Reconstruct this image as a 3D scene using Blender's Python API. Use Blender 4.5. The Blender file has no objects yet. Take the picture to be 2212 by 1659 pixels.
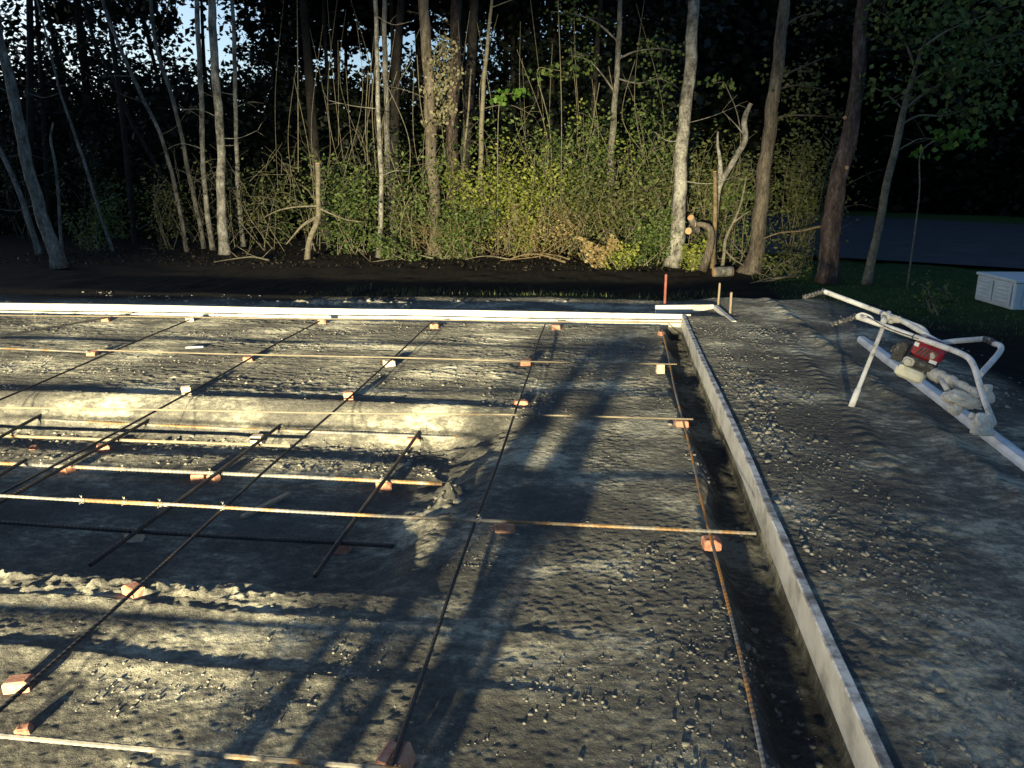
import bpy, math, random
import numpy as np
from mathutils import Vector, Matrix
random.seed(7)
RNG = np.random.default_rng(11)
sc = bpy.context.scene
COL = sc.collection
PI = math.pi

# ------------------------------------------------------------------ camera model (metres; slab surface z=0, +Y = along the long bars)
F, CX, CY, H = 1661.0, 1106.0, 829.5, 1.7
PIT, YAW = math.radians(15.1), math.radians(7.09)
fw = np.array([-math.sin(YAW)*math.cos(PIT), math.cos(YAW)*math.cos(PIT), -math.sin(PIT)])
rt = np.array([math.cos(YAW), math.sin(YAW), 0.0])
up = np.cross(rt, fw)
def ray(px, py): return fw + rt*(px-CX)/F - up*(py-CY)/F
def g(px, py, z=0.0):
    d = ray(px, py); t = (z-H)/d[2]; return np.array([d[0]*t, d[1]*t, z])
def at(px, py, Y):
    d = ray(px, py); t = Y/d[1]; return d*t + np.array([0, 0, H])
def pxm(Y): return Y/F*0.99      # metres per picture pixel at depth Y

# ------------------------------------------------------------------ noise
def _h(ix, iy, seed):
    n = (ix.astype(np.int64)*374761393 + iy.astype(np.int64)*668265263 + seed*1274126177) & 0xffffffff
    n = ((n ^ (n >> 13))*1103515245) & 0xffffffff
    n = ((n ^ (n >> 16))*2246822519) & 0xffffffff
    return ((n ^ (n >> 15)) & 0xffff)/65535.0
def vnoise(x, y, seed=0):
    x = np.asarray(x, float); y = np.asarray(y, float)
    ix = np.floor(x); iy = np.floor(y); fx = x-ix; fy = y-iy
    fx = fx*fx*fx*(fx*(fx*6-15)+10); fy = fy*fy*fy*(fy*(fy*6-15)+10)
    a = _h(ix, iy, seed); b = _h(ix+1, iy, seed); c = _h(ix, iy+1, seed); d = _h(ix+1, iy+1, seed)
    return (a*(1-fx)+b*fx)*(1-fy) + (c*(1-fx)+d*fx)*fy
def fbm(x, y, octv=4, seed=0, gain=.5):
    s = 0; a = 1; t = 0
    for k in range(octv):
        s = s + a*(vnoise(x*2**k+17.3*k, y*2**k-9.1*k, seed+k)-.5); t += a; a *= gain
    return s/t*2      # about -1..1
def sstep(a, b, x):
    t = np.clip((x-a)/(b-a), 0, 1); return t*t*(3-2*t)

# ------------------------------------------------------------------ ground height
FA, FB = np.array([-7.86, 9.05]), np.array([0.91, 9.29])          # inner face line of the far form
def far_y(x): return FA[1] + (x-FA[0])*(FB[1]-FA[1])/(FB[0]-FA[0])
def form_x(y): return 0.80 + 0.012*(y-2)                         # inner face of the right form
GZ = -0.35
TD = 0.185
def base_h(x, y):
    x = np.asarray(x, float); y = np.asarray(y, float)
    z = np.zeros_like(x)
    wob = .04*fbm(x*1.3, y*1.3, 3, 5)
    # interior footing
    wob2 = wob+.03*fbm(x*6, y*6, 3, 6)
    e = sstep(2.78, 2.99, y+wob2*.8) * (1-sstep(5.03, 5.42, y+wob)) * (1-sstep(-1.25, -.55, x+wob2*2.5+.10*np.sin(y*2.2)))
    z -= TD*e
    # smooth banked rim past the footing
    z += .022*np.exp(-((y-5.5-wob)/.10)**2)*(x < .2)*(1-sstep(-1.2, .0, x))
    # narrow trench inside the right form
    fx = form_x(y)
    t1 = sstep(fx-.30, fx-.13, x+wob*1.5)*(1-sstep(fx+.014, fx+.030, x))*(1-sstep(9.22, 9.26, y))
    z -= (.17)*t1
    # shallow trench in front of the far form
    fy = far_y(x)
    t2 = sstep(fy-.22, fy-.10, y)*(1-sstep(fy+.008, fy+.030, y))*(x < fx)
    z -= .05*t2
    # bank right of the right form and behind the far form
    inb = np.maximum(sstep(fx+.016, fx+.040, x), sstep(fy+.012, fy+.05, y))
    bank = .090 - .012*sstep(1.2, 1.7, x) - .018*sstep(1.7, 2.3, x)
    bank = bank*(1-sstep(9.25, 9.6, y)*(1-sstep(.9, 1.7, x))) - .012*sstep(9.25, 9.6, y)*(1-sstep(.9, 1.7, x))
    drop = np.maximum(sstep(2.7, 5.0, x + .25*fbm(x*.8, y*.8, 3, 9)), sstep(10.9, 12.9, y + .35*fbm(x*.6, y*.6, 3, 8)))
    z = np.where(inb > 0, z*(1-inb) + inb*(bank*(1-drop) + GZ*drop), z)
    far = sstep(13, 20, np.hypot(x, y))
    z += far*.05*fbm(x*.25, y*.25, 3, 31)
    return z, e, t1, inb, drop
def ground_h(x, y, fine=True):
    x = np.asarray(x, float); y = np.asarray(y, float)
    z, e, t1, inb, drop = base_h(x, y)
    if not fine: return z
    slab = (1-inb)*(1-e)*(1-t1)
    left = 1-sstep(-.7, .3, x)
    farz = sstep(5.5, 5.8, y)
    # raked streaks lying along x, broken lumps
    z += slab*farz*(.0045*fbm(x*1.0, y*5, 3, 41) + .004*fbm(x*4, y*12, 3, 47))
    cr = np.clip(fbm(x*.8, y*2.4, 3, 51)+.22, 0, 1)
    z += slab*farz*cr*.022*np.clip(fbm(x*16, y*30, 4, 53)-.04, 0, 1)
    # trowel-smooth pads with a few long cracks near the camera
    near = 1-sstep(2.7, 2.95, y)
    z += slab*near*(.003*fbm(x*2, y*4, 3, 61) + .015*np.clip(fbm(x*1.6, y*2.6, 2, 66)-.02, 0, 1)*np.clip(fbm(x*26, y*34, 4, 63), 0, 1))
    z += slab*near*(1-sstep(-1.5, -1.0, x+.3*fbm(x*2, y*2, 2, 64)))*np.exp(-((y-2.73)/.10)**2)*(.008+.045*np.clip(fbm(x*15, y*17, 4, 65), 0, 1))
    z += slab*.0022*fbm(x*38, y*42, 2, 68)
    for yc, hgt in ((2.60, .010), (2.25, .010)):
        w = .03*fbm(x*1.5, x*0+3, 3, 67)
        z += slab*left*hgt*sstep(yc-.10+w, yc+w, y)*(1-sstep(yc+w, yc+.05+w, y))
    # crumbly centre-right strip
    rz = sstep(-.6, -.2, x)*(1-inb)*(1-t1)
    z += rz*(.0022*fbm(x*3, y*3, 3, 71) + .012*np.clip(fbm(x*2.0, y*1.7, 3, 73)+.02, 0, 1)*np.clip(fbm(x*30, y*46, 4, 75)-.03, 0, 1))
    # footing floor: nearly smooth with crumbs by the far edge
    wall = e*(1-e)*4
    z += wall*(.014*fbm(x*7, y*5, 3, 85) + .012*np.clip(fbm(x*18, y*18, 3, 86), 0, 1)*(1-.6*sstep(4.5, 5.0, y)*(1-sstep(-1.4, -1.0, x))))
    z += e*(.003*fbm(x*3, y*3, 3, 81) + .002*fbm(x*40, y*40, 2, 84) + .014*sstep(4.5, 4.9, y)*np.abs(fbm(x*16, y*16, 3, 82)))
    z += .07*np.exp(-((x+.86)**2/.004 + (y-4.02)**2/.02))*(1+.8*fbm(x*25, y*25, 2, 83))
    z += .014*t1*fbm(x*14, y*8, 3, 91)
    # loose bank: clods and machine track
    b = inb*(1-drop)
    z += b*(.006*fbm(x*1.6, y*.8, 2, 101) + .022*np.clip(fbm(x*17, y*21, 4, 105), 0, 1)*(.06+np.clip(fbm(x*2.5, y*2, 3, 106)+.2, 0, 1)*(1-.6*sstep(1.5, 2.0, x))) + .003*fbm(x*36, y*36, 2, 110))
    tr = np.exp(-((x-1.72-.06*(y-5.5))/.065)**2)*sstep(3, 4, y)*(1-sstep(8.2, 9, y))
    z += b*tr*(.020*(.5+.5*np.sin(y*2*PI/.145+2*x+1.5*fbm(x*3, y*3, 2, 108))))*np.clip(fbm(x*3, y*1.5, 3, 109)+.6, 0, 1)
    z += b*.030*np.exp(-((x-2.18)/.10)**2)*(1+fbm(x*6, y*6, 3, 107))     # ridge scraped up beside the screed
    z += .05*drop*fbm(x*2.2, y*2.2, 4, 111)*(1-sstep(22, 40, np.hypot(x, y)))
    return z

# ------------------------------------------------------------------ mesh helpers
class MB:
    def __init__(s): s.v = []; s.f = []; s.sm = []
    def add(s, V, Fs, smooth=False):
        o = len(s.v); s.v.extend([tuple(map(float, p)) for p in V])
        for f in Fs: s.f.append(tuple(i+o for i in f)); s.sm.append(smooth)
    def box(s, c, size, M=None, bev=0.0):
        x, y, z = [q/2 for q in size]; M = M or Matrix.Identity(3); c = Vector(c)
        b = min(bev, x*.45, y*.45, z*.45)
        if b <= 0:
            P = [(-x,-y,-z),(x,-y,-z),(x,y,-z),(-x,y,-z),(-x,-y,z),(x,-y,z),(x,y,z),(-x,y,z)]
            Q = [(0,3,2,1),(4,5,6,7),(0,1,5,4),(1,2,6,5),(2,3,7,6),(3,0,4,7)]
        else:
            P = []; Q = []
            rings = [(-z, b), (-z+b, 0), (z-b, 0), (z, b)]
            for zz, ins in rings:
                X, Y = x-ins, y-ins; k = b*.7
                P += [(-X+k,-Y,zz),(X-k,-Y,zz),(X,-Y+k,zz),(X,Y-k,zz),(X-k,Y,zz),(-X+k,Y,zz),(-X,Y-k,zz),(-X,-Y+k,zz)]
            Q.append(tuple(reversed(range(8)))); Q.append(tuple(range(24, 32)))
            for r in range(3):
                for i in range(8):
                    j = (i+1) % 8; Q.append((r*8+i, r*8+j, r*8+8+j, r*8+8+i))
        s.add([c + M @ Vector(p) for p in P], Q)
    def tube(s, pts, rad, n=10, caps=True, smooth=True, jit=0, seed=0):
        pts = [Vector(p) for p in pts]
        if not hasattr(rad, '__len__'): rad = [rad]*len(pts)
        rr = random.Random(seed)
        o = len(s.v); prev = None
        for i, p in enumerate(pts):
            d = (pts[min(i+1, len(pts)-1)]-pts[max(i-1, 0)])
            if d.length < 1e-9: d = Vector((0, 0, 1))
            d.normalize()
            if prev is None:
                a = d.orthogonal().normalized()
            else:
                a = (prev - d*prev.dot(d)); a = a.normalized() if a.length > 1e-6 else d.orthogonal().normalized()
            prev = a; b = d.cross(a)
            for k in range(n):
                t = 2*PI*k/n; q = rad[i]*(1+jit*(rr.random()-.5))
                w = p + (a*math.cos(t)+b*math.sin(t))*q
                s.v.append((w.x, w.y, w.z))
        for i in range(len(pts)-1):
            for k in range(n):
                l = (k+1) % n
                s.f.append((o+i*n+k, o+i*n+l, o+(i+1)*n+l, o+(i+1)*n+k)); s.sm.append(smooth)
        if caps:
            s.f.append(tuple(o+k for k in reversed(range(n)))); s.sm.append(False)
            e = o+(len(pts)-1)*n; s.f.append(tuple(e+k for k in range(n))); s.sm.append(False)
    def lump(s, c, r, seed, n1=8, n2=6, rough=.35, smooth=True):
        rr = random.Random(seed); c = Vector(c)
        r = r if hasattr(r, '__len__') else (r, r, r)
        P = []; Q = []
        for i in range(n2+1):
            th = PI*i/n2
            for k in range(n1):
                ph = 2*PI*k/n1; q = 1+rough*(rr.random()-.5)*2
                if i in (0, n2): q = 1
                P.append(c+Vector((r[0]*q*math.sin(th)*math.cos(ph), r[1]*q*math.sin(th)*math.sin(ph), r[2]*q*math.cos(th))))
        for i in range(n2):
            for k in range(n1):
                l = (k+1) % n1; Q.append((i*n1+k, (i+1)*n1+k, (i+1)*n1+l, i*n1+l))
        s.add(P, Q, smooth)
    def crust(s, c, r, seed, n1=26, n2=18, a1=.20, a2=.10):
        c = Vector(c); r = r if hasattr(r, '__len__') else (r, r, r); P = []; Q = []
        for i in range(n2+1):
            th = PI*i/n2
            for k in range(n1):
                ph = 2*PI*k/n1; d = (math.sin(th)*math.cos(ph), math.sin(th)*math.sin(ph), math.cos(th))
                q = 1+a1*float(fbm(np.array([d[0]*1.7+d[2]*1.1+seed]), np.array([d[1]*1.7-d[2]*.9]), 2, seed)[0])*1.6+a2*float(fbm(np.array([d[0]*7+d[2]*5]), np.array([d[1]*7-d[2]*6+seed]), 2, seed+3)[0])*1.6
                if i in (0, n2): q = 1
                P.append(c+Vector((r[0]*q*d[0], r[1]*q*d[1], r[2]*q*d[2])))
        for i in range(n2):
            for k in range(n1):
                l = (k+1) % n1; Q.append((i*n1+k, (i+1)*n1+k, (i+1)*n1+l, i*n1+l))
        s.add(P, Q, False)
    def build(s, name, mat, parent=None):
        me = bpy.data.meshes.new(name)
        me.from_pydata(s.v, [], s.f); me.polygons.foreach_set('use_smooth', s.sm); me.update()
        return link(name, me, mat, parent)
def link(name, me, mat, parent=None):
    if mat is not None and not me.materials: me.materials.append(mat)
    o = bpy.data.objects.new(name, me); COL.objects.link(o)
    if parent is not None:
        o.parent = parent
        # geometry is written in world coordinates: keep it there
        o.matrix_parent_inverse = parent.matrix_basis.inverted()
    return o
def tag(o, label=None, cat=None, group=None, kind=None):
    if label: o['label'] = label
    if cat: o['category'] = cat
    if group: o['group'] = group
    if kind: o['kind'] = kind
    return o
def thing(name, label, cat, loc=(0, 0, 0), group=None):
    o = bpy.data.objects.new(name, None); COL.objects.link(o); o.location = loc
    o.empty_display_size = .1
    return tag(o, label, cat, group)
def rotz(a): return Matrix.Rotation(a, 3, 'Z')
def npmesh(name, V, Fq):
    me = bpy.data.meshes.new(name); n = len(V); m, k = Fq.shape
    me.vertices.add(n); me.vertices.foreach_set('co', V.astype(np.float32).ravel())
    me.loops.add(m*k); me.loops.foreach_set('vertex_index', Fq.astype(np.int32).ravel())
    me.polygons.add(m); me.polygons.foreach_set('loop_start', np.arange(0, m*k, k, dtype=np.int32))
    me.polygons.foreach_set('loop_total', np.full(m, k, dtype=np.int32))
    me.update(calc_edges=True); me.validate(); return me
def leaf_arrays(C, size, rng, asp=.55, droop=.0):
    n = len(C); size = np.broadcast_to(size, (n,))
    d = rng.normal(size=(n, 3)); d[:, 2] = d[:, 2]*.6-droop; d /= np.linalg.norm(d, axis=1)[:, None]
    q = rng.normal(size=(n, 3)); q[:, 2] *= .5; w = np.cross(d, q); w /= np.linalg.norm(w, axis=1)[:, None]
    nn = np.cross(d, w)
    L = size[:, None]
    p0 = C - d*L*.5; p2 = C + d*L*.5
    p1 = C + w*L*asp*.5 - d*L*.06 + nn*L*.10; p3 = C - w*L*asp*.5 - d*L*.06 + nn*L*.10
    V = np.stack([p0, p1, p2, p3], 1).reshape(-1, 3)
    return V, np.arange(4*n).reshape(n, 4)
def leaf_mesh(name, C, size, rng, asp=.55, droop=0.):
    V, Q = leaf_arrays(C, size, rng, asp, droop); return npmesh(name, V, Q)

# ------------------------------------------------------------------ materials
def newmat(name):
    m = bpy.data.materials.new(name); m.use_nodes = True; nt = m.node_tree
    for n in list(nt.nodes): nt.nodes.remove(n)
    out = nt.nodes.new('ShaderNodeOutputMaterial'); p = nt.nodes.new('ShaderNodeBsdfPrincipled')
    nt.links.new(p.outputs[0], out.inputs[0]); return m, nt, p, out
def N(nt, t, **k):
    n = nt.nodes.new(t)
    for a, b in k.items(): setattr(n, a, b)
    return n
def ramp(nt, fac, stops):
    r = N(nt, 'ShaderNodeValToRGB'); el = r.color_ramp.elements
    while len(el) < len(stops): el.new(.5)
    for e, (p, c) in zip(el, stops): e.position = p; e.color = (*c, 1)
    nt.links.new(fac, r.inputs[0]); return r
def noise(nt, scale, detail=4, rough=.6, coord='Object', vec=None, stretch=None):
    t = N(nt, 'ShaderNodeTexCoord'); n = N(nt, 'ShaderNodeTexNoise')
    n.inputs['Scale'].default_value = scale; n.inputs['Detail'].default_value = detail; n.inputs['Roughness'].default_value = rough
    src = t.outputs[coord]
    if stretch:
        mp = N(nt, 'ShaderNodeMapping'); mp.inputs['Scale'].default_value = stretch; nt.links.new(src, mp.inputs[0]); src = mp.outputs[0]
    nt.links.new(src, n.inputs['Vector']); return n
def bump(nt, p, h, strength, dist):
    b = N(nt, 'ShaderNodeBump'); b.inputs['Strength'].default_value = strength; b.inputs['Distance'].default_value = dist
    nt.links.new(h, b.inputs['Height']); nt.links.new(b.outputs[0], p.inputs['Normal']); return b
def simple(name, stops, scale=8, rough=.7, metal=0, bs=.4, bd=.004, bscale=None, stretch=None, spec=.3, detail=5):
    m, nt, p, out = newmat(name)
    n = noise(nt, scale, detail, .65, stretch=stretch); r = ramp(nt, n.outputs[0], stops)
    nt.links.new(r.outputs[0], p.inputs['Base Color'])
    p.inputs['Roughness'].default_value = rough; p.inputs['Metallic'].default_value = metal
    p.inputs['Specular IOR Level'].default_value = spec
    if bs: 
        b = noise(nt, bscale or scale*4, 5, .7, stretch=stretch); bump(nt, p, b.outputs[0], bs, bd)
    return m
def leafmat(name, c1, c2, c3, trans=.3):
    m, nt, p, out = newmat(name)
    gi = N(nt, 'ShaderNodeNewGeometry'); r = ramp(nt, gi.outputs['Random Per Island'], [(0, c1), (.5, c2), (1, c3)])
    nt.links.new(r.outputs[0], p.inputs['Base Color']); p.inputs['Roughness'].default_value = .55
    p.inputs['Specular IOR Level'].default_value = .25
    tr = N(nt, 'ShaderNodeBsdfTranslucent'); nt.links.new(r.outputs[0], tr.inputs[0])
    mx = N(nt, 'ShaderNodeMixShader'); mx.inputs[0].default_value = trans
    nt.links.new(p.outputs[0], mx.inputs[1]); nt.links.new(tr.outputs[0], mx.inputs[2]); nt.links.new(mx.outputs[0], out.inputs[0])
    return m
M = {}
# soil: zones come from a vertex attribute (0 grey sand, R = dark topsoil / leaf litter / darkened right trench, G = lawn)
m, nt, p, out = newmat('soil')
at_ = N(nt, 'ShaderNodeVertexColor'); at_.layer_name = 'zone'
n1 = noise(nt, 3.2, 10, .72, stretch=(1, 1.7, 1)); npch = noise(nt, 1.15, 3, .55, stretch=(1, 1.3, 1)); nfine = noise(nt, 11, 9, .74, stretch=(1, 1.6, 1))
ad = N(nt, 'ShaderNodeMath', operation='MULTIPLY_ADD'); ad.inputs[1].default_value = .75; nt.links.new(npch.outputs[0], ad.inputs[0])
ad2 = N(nt, 'ShaderNodeMath', operation='MULTIPLY'); ad2.inputs[1].default_value = .62; nt.links.new(nfine.outputs[0], ad2.inputs[0]); nt.links.new(ad2.outputs[0], ad.inputs[2])
ad3 = N(nt, 'ShaderNodeMath', operation='MULTIPLY_ADD'); ad3.inputs[1].default_value = .25; nt.links.new(n1.outputs[0], ad3.inputs[0]); nt.links.new(ad.outputs[0], ad3.inputs[2])
r1 = ramp(nt, ad3.outputs[0], [(.67, (.080, .077, .071)), (.79, (.118, .113, .10)), (.86, (.20, .19, .156)), (.94, (.40, .376, .30))])
n2 = noise(nt, 55, 4, .7); r2 = ramp(nt, n2.outputs[0], [(.3, (.72, .72, .72)), (.7, (1.25, 1.25, 1.2))])
mu = N(nt, 'ShaderNodeMixRGB', blend_type='MULTIPLY'); mu.inputs[0].default_value = 1
nt.links.new(r1.outputs[0], mu.inputs[1]); nt.links.new(r2.outputs[0], mu.inputs[2])
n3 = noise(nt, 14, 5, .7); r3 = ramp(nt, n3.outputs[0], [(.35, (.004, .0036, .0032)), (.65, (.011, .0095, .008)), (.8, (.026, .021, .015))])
n4 = noise(nt, 6, 5, .7); r4 = ramp(nt, n4.outputs[0], [(.35, (.012, .028, .008)), (.7, (.03, .06, .016))])
sp = N(nt, 'ShaderNodeSeparateColor'); nt.links.new(at_.outputs[0], sp.inputs[0])
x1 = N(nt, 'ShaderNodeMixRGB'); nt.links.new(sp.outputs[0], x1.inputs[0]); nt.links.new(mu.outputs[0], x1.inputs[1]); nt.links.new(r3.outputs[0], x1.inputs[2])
x2 = N(nt, 'ShaderNodeMixRGB'); nt.links.new(sp.outputs[1], x2.inputs[0]); nt.links.new(x1.outputs[0], x2.inputs[1]); nt.links.new(r4.outputs[0], x2.inputs[2])
nt.links.new(x2.outputs[0], p.inputs['Base Color']); p.inputs['Roughness'].default_value = .95; p.inputs['Diffuse Roughness'].default_value = 1.0; p.inputs['Specular IOR Level'].default_value = .1
nb = noise(nt, 95, 5, .75); b1 = bump(nt, p, nb.outputs[0], .9, .010)
nb2 = noise(nt, 26, 4, .7); b2_ = N(nt, 'ShaderNodeBump'); b2_.inputs['Strength'].default_value = .8; b2_.inputs['Distance'].default_value = .016
nt.links.new(nb2.outputs[0], b2_.inputs['Height']); nt.links.new(b2_.outputs[0], b1.inputs['Normal'])
M['soil'] = m
M['clod'] = simple('dry_clod', [(.3, (.14, .132, .11)), (.7, (.31, .29, .235))], 9, .95, bs=.5, bd=.004, bscale=120, spec=.1)
M['white'] = simple('whitewashed_board', [(.28, (.20, .19, .17)), (.38, (.36, .34, .29)), (.48, (.52, .49, .42)), (.64, (.63, .60, .52))], 4, .7, bs=.35, bd=.003, bscale=30, stretch=(1, 1, 1))
M['whitedirty'] = simple('spattered_board', [(.36, (.12, .115, .105)), (.46, (.26, .25, .235)), (.56, (.52, .51, .48)), (.7, (.66, .65, .61))], 9, .75, bs=.5, bd=.004, bscale=40, detail=8)
M['rawwood'] = simple('raw_wood', [(.3, (.20, .15, .10)), (.7, (.36, .28, .19))], 12, .8, bs=.3, bd=.002, stretch=(6, 1, 1))
M['paintred'] = simple('red_paint', [(.3, (.14, .045, .03)), (.7, (.24, .075, .05))], 14, .7, bs=.2)
M['brick'] = simple('brick', [(.3, (.30, .12, .075)), (.5, (.42, .19, .12)), (.7, (.50, .29, .20))], 22, .9, bs=.5, bd=.003, bscale=90)
M['brickpale'] = simple('pale_brick', [(.3, (.50, .36, .24)), (.7, (.66, .54, .40))], 22, .9, bs=.5, bd=.003, bscale=90)
m, nt, p, out = newmat('rebar_steel')
n1 = noise(nt, 3.2, 3, .6); r1 = ramp(nt, n1.outputs[0], [(.38, (.12, .117, .11)), (.48, (.21, .19, .155)), (.56, (.24, .14, .055)), (.66, (.14, .08, .035))])
n2 = noise(nt, 60, 3, .6); r2 = ramp(nt, n2.outputs[0], [(.3, (.7, .7, .7)), (.7, (1.2, 1.2, 1.2))])
mu = N(nt, 'ShaderNodeMixRGB', blend_type='MULTIPLY'); mu.inputs[0].default_value = 1
nt.links.new(r1.outputs[0], mu.inputs[1]); nt.links.new(r2.outputs[0], mu.inputs[2]); nt.links.new(mu.outputs[0], p.inputs['Base Color'])
p.inputs['Roughness'].default_value = .6; p.inputs['Metallic'].default_value = .15
M['rebar'] = m
M['rebarshade'] = simple('shaded_rebar', [(.4, (.030, .029, .029)), (.6, (.055, .05, .046)), (.74, (.11, .07, .04))], 5, .55, .2, bs=.2)  # bars lying along the beam and bars in shade: darkness painted into the colour
M['rebarold'] = simple('dusty_rebar', [(.4, (.14, .12, .09)), (.62, (.22, .18, .12)), (.74, (.22, .12, .05))], 4, .8, 0, bs=.2)
M['rebarrust'] = simple('rusty_rebar', [(.38, (.16, .155, .15)), (.47, (.13, .10, .075)), (.53, (.36, .17, .045)), (.68, (.27, .115, .03))], 4, .75, 0, bs=.2)
M['wire'] = simple('tie_wire', [(.3, (.25, .24, .22)), (.7, (.5, .48, .44))], 30, .45, .7, bs=0)
M['mag'] = simple('concrete_caked_alloy', [(.3, (.46, .47, .48)), (.5, (.62, .63, .63)), (.7, (.74, .74, .72))], 6, .6, .0, bs=.4, bd=.004, bscale=35)
M['tubew'] = simple('caked_handle', [(.30, (.16, .16, .16)), (.41, (.50, .49, .465)), (.6, (.72, .705, .67))], 9, .75, bs=.6, bd=.004, bscale=60)
M['cake'] = simple('dried_concrete', [(.3, (.45, .42, .36)), (.7, (.66, .63, .55))], 14, .95, bs=.8, bd=.008, bscale=50, spec=.1)
M['rubber'] = simple('black_rubber', [(.35, (.02, .02, .021)), (.52, (.06, .06, .058)), (.66, (.34, .33, .31))], 55, .7, bs=.4)
M['red'] = simple('red_engine_plastic', [(.3, (.19, .010, .020)), (.60, (.27, .016, .030)), (.74, (.26, .17, .15))], 22, .45, bs=.1, spec=.5)
M['decal'] = simple('white_decal', [(.3, (.6, .6, .58)), (.7, (.75, .74, .72))], 30, .5, bs=0)
M['cream'] = simple('cream_tank', [(.3, (.62, .58, .42)), (.7, (.74, .71, .56))], 15, .5, bs=.1)
M['darkmetal'] = simple('dark_metal', [(.3, (.03, .03, .03)), (.58, (.07, .07, .068)), (.75, (.4, .39, .36))], 25, .6, .2, bs=.5, bscale=60)
M['enamel'] = simple('pale_enamel', [(.3, (.40, .47, .50)), (.7, (.50, .57, .60))], 4, .45, bs=.05)
M['asphalt'] = simple('asphalt', [(.3, (.016, .018, .022)), (.55, (.028, .030, .036)), (.7, (.04, .042, .048))], 1.2, .85, bs=.4, bd=.006, bscale=60)
M['cut'] = simple('fresh_cut_wood', [(.3, (.34, .18, .08)), (.7, (.48, .30, .15))], 20, .8, bs=.2)
def bark(name, stops, sz=6, bd=.02, zst=.25):
    m, nt, p, out = newmat(name)
    n1 = noise(nt, sz, 6, .7, stretch=(1, 1, zst)); r1 = ramp(nt, n1.outputs[0], stops)
    n2 = noise(nt, sz*5, 5, .7, stretch=(1, 1, zst)); r2 = ramp(nt, n2.outputs[0], [(.32, (.42, .42, .42)), (.6, (1.15, 1.15, 1.15))])
    mu = N(nt, 'ShaderNodeMixRGB', blend_type='MULTIPLY'); mu.inputs[0].default_value = 1
    nt.links.new(r1.outputs[0], mu.inputs[1]); nt.links.new(r2.outputs[0], mu.inputs[2]); nt.links.new(mu.outputs[0], p.inputs['Base Color'])
    p.inputs['Roughness'].default_value = .95; p.inputs['Specular IOR Level'].default_value = .1
    bump(nt, p, n2.outputs[0], .8, bd); return m
M['barkpale'] = bark('pale_bark', [(.36, (.06, .056, .05)), (.50, (.20, .19, .165)), (.66, (.36, .345, .305))], 5, .015, .7)
M['barkgrey'] = bark('grey_bark', [(.35, (.055, .052, .046)), (.55, (.17, .16, .14)), (.7, (.29, .275, .245))], 6, .02, .4)
M['barkbrown'] = bark('brown_bark', [(.35, (.06, .05, .039)), (.6, (.16, .135, .105)), (.72, (.25, .215, .175))], 7, .025, .25)
M['barkred'] = bark('red_pine_bark', [(.35, (.042, .031, .027)), (.55, (.105, .078, .068)), (.7, (.25, .21, .19))], 8, .04, .3)
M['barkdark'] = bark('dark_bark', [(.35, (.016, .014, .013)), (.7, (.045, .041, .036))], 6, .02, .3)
M['twig'] = bark('twig', [(.35, (.10, .09, .065)), (.7, (.24, .215, .155))], 8, .004, 1)
M['strawtwig'] = bark('dry_twig', [(.35, (.12, .09, .05)), (.7, (.25, .19, .11))], 8, .004, 1)
M['leafyel'] = leafmat('yellow_green_leaves', (.09, .12, .02), (.18, .21, .035), (.28, .29, .065))
M['leafgrn'] = leafmat('mid_green_leaves', (.035, .065, .018), (.075, .115, .028), (.14, .175, .05))
M['leafmaple'] = leafmat('bright_maple_leaves', (.055, .125, .018), (.09, .18, .025), (.13, .23, .04), .4)
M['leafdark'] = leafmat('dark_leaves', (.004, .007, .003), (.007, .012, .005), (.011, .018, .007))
M['leafolive'] = leafmat('olive_leaves', (.045, .055, .018), (.085, .10, .03), (.15, .16, .055))
M['leafvine'] = leafmat('vine_leaves', (.12, .11, .06), (.20, .185, .11), (.28, .26, .16))
M['leafdry'] = leafmat('dry_leaves', (.17, .12, .05), (.28, .21, .09), (.38, .31, .15))
M['grass'] = leafmat('grass_blades', (.03, .05, .015), (.06, .085, .03), (.14, .13, .06))
M['litter'] = leafmat('leaf_litter', (.008, .006, .0045), (.018, .014, .009), (.04, .031, .02))

# ------------------------------------------------------------------ ground sheet
def axis(segs):
    a = [segs[0][0]]
    for (x0, x1, n, pw) in segs:
        t = np.linspace(0, 1, n+1)[1:]
        a += list(x0+(x1-x0)*(t**pw if pw > 0 else 1-(1-t)**(-pw)))
    return np.array(a)
gx = axis([(-160, -30, 14, -2.2), (-30, -9, 60, -1.6), (-9, -3.4, 370, 1), (-3.4, 1.6, 680, 1), (1.6, 3.4, 190, 1), (3.4, 30, 110, 1.7), (30, 160, 14, 2.2)])
gy = axis([(-60, -2, 14, -2.0), (-2, 1.4, 40, 1), (1.4, 5.6, 600, 1), (5.6, 9.36, 340, 1), (9.36, 13.2, 160, 1), (13.2, 60, 110, 1.6), (60, 300, 12, 2.2)])
X, Y = np.meshgrid(gx, gy); Z = ground_h(X, Y)
V = np.stack([X, Y, Z], -1).reshape(-1, 3); nx, ny = len(gx), len(gy)
ii = np.arange(nx*ny).reshape(ny, nx)
Q = np.stack([ii[:-1, :-1], ii[:-1, 1:], ii[1:, 1:], ii[1:, :-1]], -1).reshape(-1, 4)
me = npmesh('ground', V, Q); me.polygons.foreach_set('use_smooth', np.ones(len(Q), bool))
xx, yy = V[:, 0], V[:, 1]
ty0 = 9.75+.95*sstep(-6, -1, xx)
topz = np.maximum(sstep(0, .9, yy-ty0 + .5*fbm(xx*.9, yy*.9, 4, 201)), sstep(2.9, 3.8, xx + .3*fbm(xx*.9, yy*.9, 4, 203)))
topz = np.maximum(topz, sstep(-3, -6, yy)*0)
topz = np.maximum(topz, .42*sstep(-.05, -.13, base_h(xx, yy)[0])*(xx > .35)*(xx < 1.0)*(yy < 9.4))  # right trench: soil colour goes darker with depth
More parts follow.
